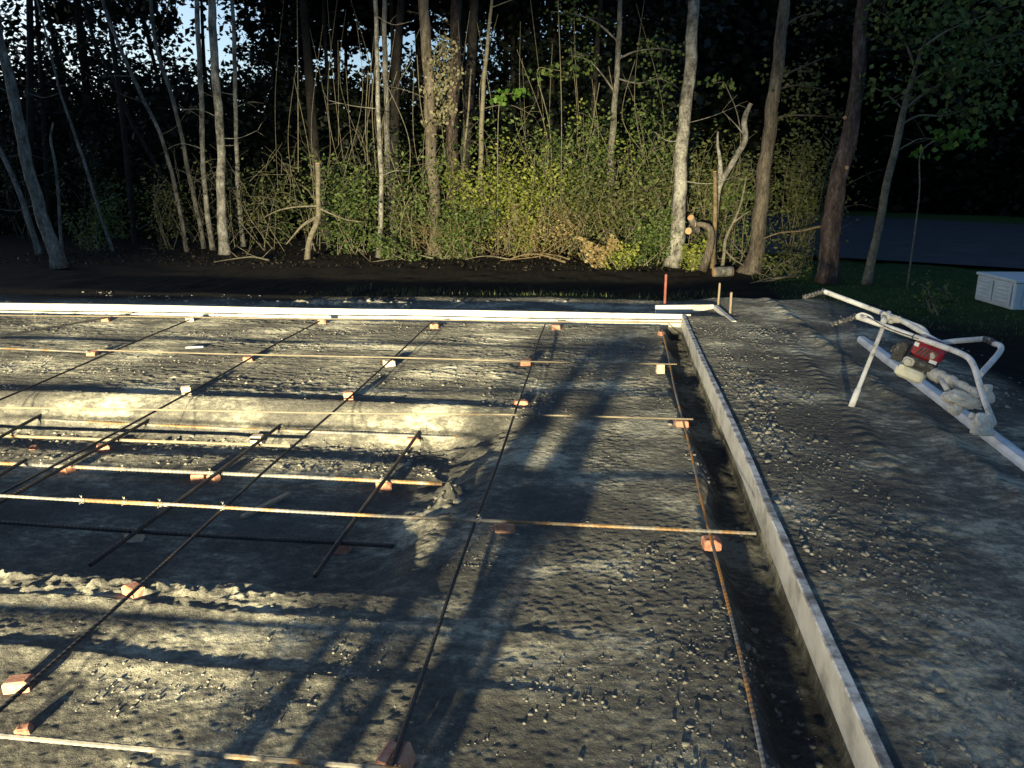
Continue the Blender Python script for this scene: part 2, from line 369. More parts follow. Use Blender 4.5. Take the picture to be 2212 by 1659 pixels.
lawn = sstep(2.6, 4.4, xx+.6*fbm(xx*.7, yy*.7, 4, 205))*sstep(10.0, 13.5, yy+.6*fbm(xx*.5, yy*.5, 3, 207))
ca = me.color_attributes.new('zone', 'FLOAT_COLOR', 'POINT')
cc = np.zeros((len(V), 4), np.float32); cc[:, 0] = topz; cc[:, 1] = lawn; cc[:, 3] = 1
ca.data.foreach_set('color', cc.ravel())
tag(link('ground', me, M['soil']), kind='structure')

# road: a sheet beyond the lawn, and its verge
mb = MB()
near = [(2.5, 22.0), (5.0, 20.6), (7.4, 19.2), (9.2, 18.1), (14, 15.2), (22, 10.5)]
farp = [(3.0, 49), (8.0, 46.5), (12.4, 42.4), (17.2, 35.6), (24, 26), (34, 16)]
Vr = []; 
for (a, b) in zip(near, farp):
    for t in np.linspace(0, 1, 12):
        x = a[0]+(b[0]-a[0])*t; y = a[1]+(b[1]-a[1])*t; Vr.append((x, y, GZ+.10))
Fr = [(i*12+k, (i+1)*12+k, (i+1)*12+k+1, i*12+k+1) for i in range(len(near)-1) for k in range(11)]
mb.add(Vr, Fr); tag(mb.build('road', M['asphalt']), kind='structure')

def gz(x, y): return float(ground_h(np.array([x]), np.array([y]))[0])

# ------------------------------------------------------------------ clods (uncountable crumbs of soil)
ICO = []
t = (1+5**.5)/2
for a in (-1, 1):
    for b in (-t, t): ICO += [(0, a, b), (a, b, 0), (b, 0, a)]
ICO = np.array(ICO); ICO /= np.linalg.norm(ICO[0])
def hull_faces(P):
    fs = []; n = len(P)
    for i in range(n):
        for j in range(i+1, n):
            for k in range(j+1, n):
                nn = np.cross(P[j]-P[i], P[k]-P[i])
                d = (P-P[i])@nn
                if (d < 1e-6).all(): fs.append((i, j, k))
                elif (d > -1e-6).all(): fs.append((i, k, j))
    return np.array(fs)
IF = hull_faces(ICO)
def clods(x, y, r, rng, sink=-.15):
    n = len(x); z = ground_h(x, y)
    D = 1+.42*rng.normal(size=(n, 12)); D = np.clip(D, .35, 1.9)
    an = rng.uniform(.7, 1.3, size=(n, 1, 3)); an[:, :, 2] *= .75
    P = ICO[None]*D[..., None]*an*r[:, None, None]
    P += np.stack([x, y, z+r*sink], 1)[:, None]
    Fa = (IF[None]+12*np.arange(n)[:, None, None]).reshape(-1, 3)
    return P.reshape(-1, 3), Fa
def scatter(n, x0, x1, y0, y1, rmin, rmax, fs, thr, seed, power=2.6):
    rng = np.random.default_rng(seed)
    x = rng.uniform(x0, x1, n*3); y = y0+(y1-y0)*rng.uniform(0, 1, n*3)**1.3
    w = fbm(x*fs, y*fs*1.4, 3, seed); k = (w > thr+.09*rng.normal(size=n*3))
    x, y = x[k][:n], y[k][:n]
    r = rmin+(rmax-rmin)*rng.uniform(0, 1, len(x))**power
    return x, y, r
sets = [scatter(8000, -.7, .62, 1.5, 9.0, .0012, .0085, 1.8, .26, 301, 5),
        scatter(4500, -3.2, -.7, 1.5, 2.85, .0012, .008, 2.0, .26, 302, 5),
        scatter(2000, -8.2, .5, 5.5, 9.0, .004, .015, 1.6, .1, 303, 3),
        scatter(700, -4.8, -1.0, 4.55, 5.1, .004, .018, 2.5, .1, 304, 3),
        scatter(2400, .92, 1.5, 1.6, 9.2, .002, .014, 1.5, .2, 305, 4),
        scatter(900, .95, 2.4, 1.6, 9.8, .002, .011, 1.3, .2, 306, 4),
        scatter(500, 2.6, 4.2, 2.5, 9.8, .005, .02, 1.5, .05, 307, 3),
        scatter(500, -8, 2.4, 9.5, 10.9, .006, .03, 1.3, .15, 308, 3),
        scatter(240, .45, .78, 1.6, 9, .004, .018, 2, .0, 309, 3)]
rng = np.random.default_rng(5)
# named heaps of lumps seen in the photo
def heap(n, cx, cy, sx, sy, r0, r1):
    return (cx+sx*rng.normal(size=n), cy+sy*rng.normal(size=n), r0+(r1-r0)*rng.uniform(size=n)**2)
sets += [heap(260, 1.72, 8.35, .16, .28, .005, .02), heap(80, 1.08, 5.05, .06, .25, .005, .026), heap(110, 1.15, 5.9, .08, .4, .005, .022),
         heap(90, 1.03, 3.7, .07, .5, .003, .018), heap(110, 1.10, 6.6, .07, .5, .003, .017), heap(160, 1.55, 7.0, .05, .9, .003, .015), heap(150, -3.6, 10.2, .5, .09, .02, .075), heap(30, -2.6, 9.75, .14, .04, .025, .07),
         heap(30, -1.4, 9.8, .15, .04, .02, .075), heap(30, -.4, 9.85, .17, .04, .02, .065), heap(130, -4.9, 9.7, 1.0, .06, .015, .065),
         heap(90, .28, 2.35, .07, .25, .002, .012), heap(90, .25, 3.25, .10, .14, .002, .011), heap(22, -.85, 4.02, .05, .12, .01, .03),
         heap(8, .86+.12, 10.45, .05, .03, .012, .03)]
x = np.concatenate([s[0] for s in sets]); y = np.concatenate([s[1] for s in sets]); r = np.concatenate([s[2] for s in sets])
keep = ~((x > form_x(y)-.03-r) & (x < form_x(y)+.05+r) & (y < 9.4)) & ~((y > far_y(x)-.03-r) & (y < far_y(x)+.05+r) & (x < 1.1)) & (y > 1.2)
x, y, r = x[keep], y[keep], r[keep]
P, Fa = clods(x, y, r, rng)
me = npmesh('soil_clods', P, Fa); tag(link('soil_clods', me, M['clod']), 'pale crumbs and clods of dry soil strewn over the graded ground', 'soil clods', kind='stuff')

# ------------------------------------------------------------------ forms
def plank(name, a, b, ztop, h, th, mat, label, cat='form board', group=None, side=1, seed=0, top=None):
    """board standing on edge from a to b (inner face on the line a-b, thickness to the left*side)"""
    a = Vector((a[0], a[1])); b = Vector((b[0], b[1])); d = (b-a); L = d.length; d.normalize(); nrm = Vector((-d.y, d.x))*side
    rr = random.Random(seed); n = max(2, int(L/.25))
    prof = [(0, -h), (0, -.006), (.005, 0), (th-.005, 0), (th, -.006), (th, -h)]
    m = MB(); Vv = []; Ff = []
    for i in range(n+1):
        c = a+d*(L*i/n); wv = .004*math.sin(i*.37+seed)+.003*(rr.random()-.5); wz = .003*math.sin(i*.29+seed*2)
        for (t_, z_) in prof:
            q = c+nrm*(t_+wv); Vv.append((q.x, q.y, ztop+z_+wz))
    k = len(prof)
    for i in range(n):
        for j in range(k):
            Ff.append((i*k+j, i*k+(j+1) % k, (i+1)*k+(j+1) % k, (i+1)*k+j))
    Ff.append(tuple(range(k))[::-1]); Ff.append(tuple(n*k+j for j in range(k)))
    m.add(Vv, Ff)
    o = m.build(name, mat); tag(o, label, cat, group)
    if top is not None:
        o.data.materials.append(top)
        mi = [1 if (i < n*k and i % k in (1, 2, 3, 4)) else 0 for i in range(len(o.data.polygons))]
        o.data.polygons.foreach_set('material_index', mi)
    return o
plank('form_board', (-13.5, far_y(-13.5)), (1.0, far_y(1.0)), .108, .19, .040, M['white'],
      'long white lit form board along the far edge of the pad before the trees', side=1, seed=3)
plank('form_board', (form_x(9.235), 9.235), (form_x(1.0), 1.0), .112, .155, .042, M['white'],
      'concrete spattered form board along the right edge of the pad', side=1, seed=8, top=M['whitedirty'])
# strip of old concrete left under the lower edge of the far board / right board
J = [g(1417, 661, .10)[:2], g(1541, 659, .10)[:2], g(1580, 693, .10)[:2]]
plank('form_board', J[0], J[1], .105, .10, .040, M['white'], 'short board of the stepped jog, parallel behind the end of the long far board', side=1, seed=4)
plank('form_board', (J[1][0]+.002, J[1][1]-.004), (J[2][0], J[2][1]), .104, .12, .055, M['white'], 'short angled board of the stepped jog, running back from it to the two brown stakes', side=1, seed=5)

def stake(px0, py0, px1, py1, z0, w, mat, label):
    b = g(px0, py0, z0); t_ = at(px1, py1, b[1]+.02)
    m = MB(); m.tube([b-np.array([0, 0, .15]), b, (b+t_)/2, t_-np.array([0, 0, .012]), t_], [w, w, w*.97, w, w*.7], 8, smooth=True)
    return tag(m.build('stake', mat), label, 'stake')
stake(1436, 654, 1439, 592, .10, .018, M['paintred'], 'red painted stake standing at the jog in the far form')
stake(1551, 664, 1555, 611, .06, .014, M['rawwood'], 'taller thin brown stake behind the angled board')
stake(1577, 680, 1580, 631, .06, .016, M['rawwood'], 'short brown stake at the free end of the angled board')

# ------------------------------------------------------------------ rebars
def rebar(a, b, r, label, group, sag=.0, seed=0, step=.013, mat='rebar'):
    rr = random.Random(seed); a = Vector(a); b = Vector(b); L = (b-a).length; n = int(L/step)
    ph = rr.random()*9; pts = []; rad = []
    side = Vector((-(b-a).y, (b-a).x, 0)).normalized()
    for i in range(n+1):
        t_ = i/n; q = a.lerp(b, t_)+side*(.006*math.sin(t_*L*1.1+ph)+.004*math.sin(t_*L*2.7+ph*2))
        q.z += .004*math.sin(t_*L*2.1+ph) - sag*4*t_*(1-t_)
        pts.append(q); rad.append(r*(1.10 if i % 2 else .93))
    m = MB(); m.tube(pts, rad, 7, smooth=False)
    return tag(m.build('rebar', M[mat]), label, 'rebar', group)
ZS = .075; GA = 'rebars laid across the pad'; GB = 'rebars laid lengthwise on the pad'; GT = 'thick rebars in the sunken footing'
def ext(p, q, k): return p+(p-q)*k
def bar(p0, p1, z, r, label, group, seed, ex0=0., ex1=0.):
    mat = 'rebarshade' if seed in (9, 10, 11, 12, 13, 24, 25, 26, 27, 28, 29) else 'rebarold' if seed in (1, 3, 4, 22) else 'rebarrust' if seed == 8 else 'rebar'
    if seed in (3, 4): r *= .75
    a = g(*p0, z); b = g(*p1, z); d = (b-a)/np.linalg.norm(b-a); return rebar(a-d*ex0, b+d*ex1, r, label, group, seed=seed, mat=mat)
R1 = .0078
bar((300, 684), (1482, 697.5), ZS-.01, R1, 'rebar lying across the pad close in front of the far form board', GA, 1, ex0=3)
bar((0, 752), (195, 761.5), ZS, R1, 'short left piece of the second crossbar from the far form, lapped at its end', GA, 2, ex0=2)
bar((210, 757), (1462, 788), ZS+.018, R1, 'long crossbar on bricks, second from the far form, ending near the right trench', GA, 3)
bar((0, 880), (1497, 904), ZS+.018, R1, 'thin crossbar running over the bright bank of the sunken footing', GA, 4, ex0=2)
bar((0, 1073), (362, 1090), ZS+.018, R1, 'rusty crossbar at the left edge lapped against a longer bar with wire', GA, 5, ex0=1.5)
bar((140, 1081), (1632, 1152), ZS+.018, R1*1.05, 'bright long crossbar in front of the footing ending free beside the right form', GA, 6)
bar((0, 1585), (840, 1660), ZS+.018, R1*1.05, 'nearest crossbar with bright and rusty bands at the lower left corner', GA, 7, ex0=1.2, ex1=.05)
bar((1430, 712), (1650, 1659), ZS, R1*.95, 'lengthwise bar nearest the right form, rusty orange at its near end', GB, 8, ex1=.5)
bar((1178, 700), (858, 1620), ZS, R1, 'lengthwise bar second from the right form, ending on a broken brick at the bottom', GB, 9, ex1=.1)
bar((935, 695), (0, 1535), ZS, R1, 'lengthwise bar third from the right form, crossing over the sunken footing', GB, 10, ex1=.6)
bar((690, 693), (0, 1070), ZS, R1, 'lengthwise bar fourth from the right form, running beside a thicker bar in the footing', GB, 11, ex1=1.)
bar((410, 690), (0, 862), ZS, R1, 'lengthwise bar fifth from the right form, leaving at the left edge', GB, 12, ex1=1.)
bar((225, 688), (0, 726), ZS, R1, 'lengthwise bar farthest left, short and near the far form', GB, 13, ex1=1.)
ZT = -TD+.062; R2 = .0115
bar((20, 905), (1000, 946), ZT, R2, 'thick bar across the footing, nearest its bright far bank', GT, 21)
bar((0, 940), (627, 964), ZT, R2*.9, 'thick rusty crossbar in the footing ending with a pale tip in mid span', GT, 22, ex0=1)
bar((0, 1000), (955, 1045), ZT, R2, 'thick bright crossbar through the middle of the footing', GT, 23, ex0=1)
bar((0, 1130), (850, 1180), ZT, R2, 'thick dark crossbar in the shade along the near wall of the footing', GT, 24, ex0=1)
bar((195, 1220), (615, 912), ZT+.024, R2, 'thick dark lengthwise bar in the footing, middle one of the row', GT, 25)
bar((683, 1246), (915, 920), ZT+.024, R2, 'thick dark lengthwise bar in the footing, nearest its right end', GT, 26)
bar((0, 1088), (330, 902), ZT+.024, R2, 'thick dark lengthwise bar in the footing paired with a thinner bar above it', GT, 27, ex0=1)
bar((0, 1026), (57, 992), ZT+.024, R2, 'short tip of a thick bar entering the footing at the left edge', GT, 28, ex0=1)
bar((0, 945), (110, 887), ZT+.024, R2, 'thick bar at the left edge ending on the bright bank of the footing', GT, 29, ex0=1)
# tie wires
def tie(px, py, z, label, seed):
    rr = random.Random(seed); c = Vector(g(px, py, z)); m = MB()
    for k in range(2):
        pts = []
        for i in range(15):
            t_ = i/14*2*PI; pts.append(c+Vector(((.012+.002*k)*math.cos(t_)*(1 if k else .9), .009*math.sin(t_)*(1 if k else -1), .014*math.sin(t_+k))))
        m.tube(pts, .0012, 5)
    for k in (-1, 1):
        d = Vector((k*.012+.01*(rr.random()-.5), .01*(rr.random()-.5), 1)).normalized()
        m.tube([c+Vector((0, 0, .016)), c+d*.022+Vector((.004, 0, 0)), c+d*.032+Vector((.006*k, 0, .002))], .0012, 5)
    tag(m.build('wire_tie', M['wire']), label, 'wire tie', 'wire ties holding the rebars')
for i, (px, py, z, lb) in enumerate([
    (176, 1083, ZS+.02, 'wire tie at the left end of the lapped joint of the bright crossbar'),
    (268, 1086, ZS+.02, 'wire tie in the middle of the lapped joint of the bright crossbar'),
    (345, 1091, ZS+.02, 'wire tie at the right end of the lapped joint of the bright crossbar'),
    (481, 1097, ZS+.02, 'wire tie where the bright crossbar meets the third lengthwise bar'),
    (1033, 1124, ZS+.02, 'wire tie where the bright crossbar meets the second lengthwise bar'),
    (453, 1022, ZT+.03, 'wire tie above the brick pair in the middle of the footing'),
    (824, 1036, ZT+.03, 'wire tie near the right end of the footing above a round brick piece'),
    (264, 1014, ZT+.03, 'wire tie on the paired bars crossing the middle footing bar'),
    (918, 930, ZT+.03, 'wire tie on the right corner of the footing cage'),
    (609, 928, ZT+.03, 'wire tie at the far end of the middle footing bar'),
    (88, 1002, ZT+.03, 'wire tie on the short bar tip at the left edge'),
    (102, 896, ZT+.03, 'wire tie on the bar end by the bright bank at the left')]):
    tie(px, py, z, lb, i)

# ------------------------------------------------------------------ bricks under the bars
def brick(px, py, z, size, rot, mat, label, seed, tilt=0.):
    rr = random.Random(seed); c = g(px, py, z+size[2]*.45); c[2] = z+size[2]*.5-.006
    Mx = (Matrix.Rotation(rot, 3, 'Z') @ Matrix.Rotation(tilt, 3, 'X'))
    bm_ = MB(); bm_.box((0, 0, 0), size, None, .006)
    # break one end: jagged offset
    vv = []
    for q in bm_.v:
        q = list(q)
        if q[0] > 0: q[0] *= 1-.35*rr.random()*(1 if q[2] > 0 else .5)
        q = [q[0]+.004*(rr.random()-.5), q[1]+.004*(rr.random()-.5), q[2]+.004*(rr.random()-.5)]
        w = Mx @ Vector(q); vv.append((c[0]+w.x, c[1]+w.y, c[2]+w.z))
    bm_.v = vv
    return tag(bm_.build('brick', M[mat]), label, 'brick', 'broken bricks propping up the rebars')
S = (.10, .085, .06); T = (.09, .07, .05); U = (.075, .06, .085)
bl = [
 (696, 694, 0, S, .3, 'brick', 'red brick bit at the far end of the fourth lengthwise bar, by the form'),
 (537, 775, 0, T, .2, 'brick', 'brick bit on the fourth lengthwise bar at the second crossbar'),
 (403, 845, 0, U, .5, 'brickpale', 'pale upright brick bit on the fourth lengthwise bar at the rim of the footing'),
 (410, 690, 0, T, .7, 'brickpale', 'pale brick bit at the far end of the fifth lengthwise bar'),
 (200, 763, 0, T, .1, 'brick', 'brick bit under the lapped end of the second crossbar at the left'),
 (228, 690, 0, T, .4, 'brick', 'brick bit at the far end of the leftmost lengthwise bar'),
 (939, 704, 0, S, .1, 'brick', 'brick bit at the far end of the third lengthwise bar, by the form'),
 (841, 784, 0, S, .6, 'brickpale', 'pale brick bit on the third lengthwise bar at the second crossbar'),
 (753, 857, 0, U, .4, 'brick', 'reddish brick bit on the third lengthwise bar at the rim of the footing'),
 (1201, 706, 0, S, .2, 'brick', 'orange brick bit right of the far end of the second lengthwise bar'),
 (1137, 783, 0, S, .0, 'brick', 'brick bit left of the second lengthwise bar under the second crossbar'),
 (1127, 869, 0, (.11, .06, .04), .2, 'brick', 'flat brick bit on the second lengthwise bar beyond the rim of the footing'),
 (1428, 720, 0, (.06, .05, .05), .5, 'brick', 'small orange brick bit at the far end of the first lengthwise bar'),
 (1427, 796, 0, (.075, .06, .09), .1, 'brickpale', 'pale upright brick beside the first lengthwise bar at the second crossbar'),
 (1474, 914, 0, (.10, .06, .045), .1, 'brick', 'red brick bit under the first lengthwise bar at the thin crossbar'),
 (1537, 1172, 0, (.085, .07, .055), .15, 'brick', 'brick bit under the first lengthwise bar at the bright crossbar'),
 (1091, 1137, 0, (.10, .06, .05), .1, 'brick', 'orange brick bit right of the second lengthwise bar at the bright crossbar'),
 (290, 1276, 0, (.09, .06, .05), -.5, 'brick', 'orange brick bit on the third lengthwise bar on the rough soil near the footing'),
 (42, 1476, 0, (.085, .06, .045), .3, 'brick', 'orange brick bit on the third lengthwise bar near the lower left edge'),
 (52, 1574, 0, (.045, .04, .03), .3, 'brick', 'tiny loose brick chip behind the nearest crossbar at the left'),
 (311, 920, -TD, (.11, .08, .07), .2, 'brick', 'red brick under the paired bars below the bright bank of the footing'),
 (557, 950, -TD, (.09, .07, .075), .1, 'brickpale', 'pale upright brick by the middle lengthwise bar of the footing'),
 (893, 953, -TD, (.095, .07, .07), .35, 'brick', 'orange brick under the right corner of the footing cage'),
 (224, 968, -TD, (.085, .06, .055), .6, 'brick', 'orange brick bit beside the paired bars in the dark of the footing'),
 (428, 1031, -TD, (.085, .07, .06), .4, 'brick', 'left one of two brick bits under the middle crossing of the footing'),
 (462, 1033, -TD, (.075, .06, .055), -.4, 'brick', 'right one of two brick bits under the middle crossing of the footing'),
 (830, 1049, -TD, (.085, .075, .065), .7, 'brick', 'rounded brick bit under the right crossing of the bright footing bar'),
 (740, 1182, -TD, (.085, .06, .055), .1, 'brick', 'brick bit in the shade under the right end of the dark footing bar'),
 (292, 1158, -TD, (.09, .06, .05), .2, 'brickpale', 'dusty pale brick bit in the shade under the left part of the dark footing bar'),
 (146, 1013, -TD, (.08, .07, .05), -.3, 'brick', 'dusty brick bit under the left crossing of the bright footing bar'),
 (119, 906, -TD, (.09, .05, .05), .2, 'brickpale', 'pale brick bit under the bar at the left edge of the footing'),
 (72, 966, -TD, (.05, .04, .03), .2, 'brick', 'small reddish chip on the rusty crossbar at the left of the footing'),
]
for i, (px, py, z, s, ro, mt, lb) in enumerate(bl): brick(px, py, z, s, ro, mt, lb, i+40)
# the split brick at the bottom edge of the picture: two halves standing in a V under the bar
c = g(850, 1645, .04); mbk = MB()
mbk.box((c[0]-.026, c[1], .035), (.035, .10, .08), Matrix.Rotation(.25, 3, 'Y') @ rotz(-.15), .005)
mbk.box((c[0]+.026, c[1]+.01, .032), (.035, .095, .07), Matrix.Rotation(-.3, 3, 'Y') @ rotz(-.1), .005)
mbk.box((c[0], c[1], .008), (.085, .10, .03), rotz(-.12), .004)
tag(mbk.build('brick', M['brick']), 'split red brick cradling the end of a bar at the bottom edge', 'brick', 'broken bricks propping up the rebars')
# scraps
a = g(523, 1117, -TD+.012); b = g(625, 1066, -TD+.012); m = MB()
d = Vector(b-a); m.box((a+b)/2, (d.length, .035, .02), rotz(math.atan2(d.y, d.x)), .003)
tag(m.build('wood_scrap', M['rawwood']), 'brown scrap of lath lying on the shaded floor of the footing', 'wood scrap')
a = g(402, 750, .012); b = g(440, 749, .012); m = MB(); d = Vector(b-a)
m.box((a+b)/2, (d.length, .05, .012), rotz(math.atan2(d.y, d.x)), .003)
tag(m.build('paint_paddle', M['decal']), 'small white strip lying on raked soil behind the second crossbar', 'scrap')

# ------------------------------------------------------------------ vibrating screed
scr = thing('power_screed', 'concrete caked vibrating screed with red engine propped on its kickstand on a long alloy board', 'screed', (2.5, 5.0, 0))
B0 = Vector((2.60, 8.15, .02)); B1 = Vector((2.40, 3.6, .02))
d = (B1-B0); L = d.length; d.normalize(); nr = Vector((-d.y, d.x, 0))      # nr points to +x
if nr.x < 0: nr = -nr
prof = [(-.03, 0), (-.03, .075), (-.012, .098), (.035, .098), (.045, .080), (.075, .074), (.082, .060), (.12, .052), (.12, 0)]
m = MB(); Vv = []; k = len(prof); n = 24
for i in range(n+1):
    c_ = B0+d*(L*i/n)
    for (t_, z_) in prof: q = c_+nr*t_; Vv.append((q.x, q.y, q.z+z_-.004))
Ff = [(i*k+j, i*k+(j+1) % k, (i+1)*k+(j+1) % k, (i+1)*k+j) for i in range(n) for j in range(k)]
Ff += [tuple(range(k))[::-1], tuple(n*k+j for j in range(k))]
m.add(Vv, Ff); m.build('screed_board', M['mag'], scr)
def P3(px, py, Y): return Vector(at(px, py, Y))
def smooth_path(pts, n=8):
    out = []; P_ = [pts[0]]+pts+[pts[-1]]
    for i in range(1, len(P_)-2):
        for k_ in range(n):
            t_ = k_/n; a, b, c, e = P_[i-1], P_[i], P_[i+1], P_[i+2]
            out.append(.5*((2*b)+(c-a)*t_+(2*a-5*b+4*c-e)*t_*t_+(3*b-a-3*c+e)*t_**3))
    out.append(pts[-1]); return out
# px() of this crop: x = 1700.7+.2315*u, y = 592.5+.2315*v
def cz(u, v, Y): return P3(1700.7+.23147*u, 592.5+.23147*v, Y)
RT = .0195
hA = [cz(640, 395, 6.02), cz(900, 480, 5.86), cz(1180, 580, 5.66), cz(1450, 675, 5.45), cz(1610, 735, 5.30), cz(1700, 790, 5.20), cz(1750, 880, 5.12), cz(1790, 1010, 5.06), cz(1850, 1200, 4.98), cz(1910, 1350, 4.93), cz(1925, 1400, 4.90)]
m = MB(); m.tube(smooth_path(hA), RT, 12); m.build('handle_tube', M['tubew'], scr)
hB = [cz(345, 160, 6.45), cz(600, 255, 6.28), cz(880, 360, 6.10), cz(1060, 430, 5.98), cz(1220, 520, 5.86), cz(1330, 590, 5.80), cz(1430, 640, 5.76)]
m = MB(); m.tube(smooth_path(hB), RT, 12)
hB2 = [cz(1000, 400, 6.0), cz(1150, 460, 6.02), cz(1250, 500, 6.0), cz(1300, 550, 5.94), cz(1330, 610, 5.85)]
m.tube(smooth_path(hB2), RT*.9, 10); m.build('handle_tube', M['tubew'], scr)
hC = [cz(1410, 645, 5.76), cz(1560, 625, 5.78), cz(1720, 612, 5.78), cz(1840, 603, 5.76)]
m = MB(); m.tube(smooth_path(hC), RT, 12); 
hD = [cz(1930, 650, 5.66), cz(1985, 665, 5.60), cz(1990, 710, 5.55), cz(1930, 790, 5.45), cz(1850, 880, 5.3), cz(1800, 935, 5.15)]
m.tube(smooth_path(hD), RT, 12); m.build('loop_handle', M['tubew'], scr)
m = MB(); m.tube(smooth_path([cz(1830, 604, 5.765), cz(1890, 620, 5.72), cz(1945, 650, 5.655)]), RT*1.2, 12); m.build('loop_grip', M['rubber'], scr)
for (u0, v0, Y0, u1, v1, Y1) in ((640, 395, 6.02, 420, 470, 6.10), (345, 160, 6.45, 150, 215, 6.55)):
    a = cz(u0, v0, Y0); b = cz(u1, v1, Y1); m = MB(); pts = []; rad = []
    for i in range(25):
        t_ = i/24; pts.append(a.lerp(b, t_)); rad.append(.021 if i % 4 < 2 else .0175)
    rad[0] = .030; rad[1] = .030; m.tube(pts, rad, 12); m.build('grip', M['rubber'], scr)
m = MB(); m.tube(smooth_path([cz(640, 385, 6.0), cz(700, 365, 6.0), cz(780, 395, 5.97), cz(800, 425, 5.93)]), .008, 6); m.box(cz(700, 400, 5.99), (.05, .05, .03), rotz(.4), .008)
m.build('throttle_lever', M['tubew'], scr)
ks = cz(950, 350, 6.03); kf = cz(590, 1265, 5.62); kf.z = gz(kf.x, kf.y)-.01
m = MB(); m.tube([ks, ks.lerp(kf, .5), ks.lerp(kf, .8), ks.lerp(kf, .82), kf], [.016, .016, .016, .021, .022], 12); m.build('kickstand', M['tubew'], scr)
m = MB(); m.box(cz(930, 400, 6.02), (.075, .06, .05), rotz(-.5) @ Matrix.Rotation(.5, 3, 'Y'), .012); m.box(cz(1010, 420, 6.0), (.08, .05, .05), rotz(-.5), .012)
m.crust(cz(965, 440, 5.97), .018, 3, 14, 10); m.crust(cz(905, 385, 5.98), .026, 4, 14, 10); m.tube([cz(905, 385, 5.98), cz(890, 470, 5.88)], .02, 10); m.build('clamp', M['cake'], scr)
# throttle cable, black, hung from tube with two clips
m = MB(); m.tube(smooth_path([cz(760, 400, 5.93), cz(880, 470, 5.83), cz(1000, 525, 5.75), cz(1190, 590, 5.62), cz(1330, 640, 5.58), cz(1420, 690, 5.55)]), .004, 6)
for (u, v, Yc) in ((1190, 583, 5.655), (1555, 712, 5.36)):
    q = cz(u, v, Yc); dd = (cz(u+40, v+15, Yc-.03)-q).normalized(); m.tube([q-dd*.005, q+dd*.005], RT+.0025, 12)
m.build('throttle_cable', M['rubber'], scr)
# engine
YE = 5.62
ec = cz(1300, 730, YE); Re = (Matrix.Rotation(-.55, 3, 'Z') @ Matrix.Rotation(.28, 3, 'Y'))
def eb(off): return ec + Re @ Vector(off)
eng = MB(); eng.box(eb((0, 0, -.075)), (.19, .17, .07), Re, .012); eng.box(eb((.0, -.01, -.11)), (.14, .13, .05), Re, .01)
engo = eng.build('engine_block', M['darkmetal'], scr)
cov = MB(); cov.box(eb((.01, 0, .015)), (.20, .17, .125), Re, .030); cov.box(eb((.01, -.0, .082)), (.13, .12, .03), Re, .012)
for i in range(5): cov.box(eb((-.045+.024*i, -.087, .018)), (.009, .008, .075), Re @ Matrix.Rotation(.35, 3, 'Y'), .002)
covo = cov.build('engine_cover', M['red'], scr)
vn = MB()
for i in range(5): vn.box(eb((-.033+.024*i, -.085, .018)), (.014, .006, .07), Re @ Matrix.Rotation(.35, 3, 'Y'))
vn.build('cooling_slots', M['darkmetal'], covo)
for (o_, s_) in (((.072, -.0865, -.026), (.05, .004, .024)), ((-.070, -.0865, .050), (.030, .004, .028))):
    de = MB(); de.box(eb(o_), s_, Re); de.build('decal', M['decal'], covo)
pk = MB(); pk.crust(eb((.052, -.09, .012)), (.018, .010, .024), 5, 14, 10); pk.build('starter_handle', M['cake'], covo)
mf = MB(); mf.box(eb((-.155, .0, -.05)), (.075, .15, .15), Re, .022); mf.box(eb((-.20, .0, -.055)), (.03, .07, .06), Re, .008)
for i in range(7): mf.box(eb((-.155, -.078, -.115+.020*i)), (.072, .006, .006), Re)
for i in range(5): mf.crust(eb((-.17+.03*random.random(), -.078, -.11+.028*i)), (.012, .006, .010), i, 10, 8)
mf.build('muffler', M['darkmetal'], scr)
cb = MB(); cb.box(eb((-.07, -.06, -.085)), (.075, .08, .06), Re, .018); cb.tube([eb((-.07, -.10, -.085)), eb((-.07, -.125, -.085))], .024, 12); cb.build('recoil_starter', M['cake'], scr)
tk = MB(); tk.box(eb((-.03, -.04, -.165)), (.19, .15, .085), Re, .036); tk.tube([eb((-.09, -.09, -.14)), eb((-.09, -.125, -.13))], .02, 10); tk.build('fuel_tank', M['cream'], scr)
# drive shaft with clutch rings
sh = MB(); s0 = cz(1350, 925, 5.55); s1 = cz(1780, 1110, 5.15); pts = []; rad = []; rq = random.Random(4)
for i in range(41):
    t_ = i/40; pts.append(s0.lerp(s1, t_)+Vector((0, 0, .003*rq.uniform(-1, 1)))); rad.append((.044-.022*t_)*(1.12 if (i//5) % 2 else .95)+.003*rq.random())
sh.tube(pts, rad, 14, jit=.16, seed=3, smooth=False); sh.build('drive_shaft', M['cake'], scr)
br = MB(); br.box(cz(1640, 1195, 5.10), (.20, .12, .014), rotz(-.1) @ Matrix.Rotation(.25, 3, 'Y'), .004); br.box(cz(1560, 1180, 5.12), (.012, .11, .10), rotz(-.1), .003)
br.crust(cz(1590, 1145, 5.12), (.085, .06, .040), 21); br.crust(cz(1700, 1200, 5.08), (.080, .055, .034), 23); br.crust(cz(1560, 1260, 5.08), (.050, .040, .040), 22)
br.tube([cz(1440, 990, 5.35), cz(1500, 1090, 5.2)], .018, 10); br.build('mount_bracket', M['cake'], scr)
b2 = MB(); b2.crust(cz(1830, 1385, 4.9), (.058, .045, .060), 31); b2.box(cz(1835, 1470, 4.88), (.10, .08, .035), rotz(.1), .008); b2.crust(cz(1800, 1460, 4.87), (.055, .045, .03), 34); b2.crust(cz(1895, 1400, 4.9), (.022, .022, .05), 32)
for (u, v) in ((1790, 1500), (1880, 1490)): b2.tube([cz(u, v, 4.86), cz(u, v-28, 4.86)], .010, 6, smooth=False)
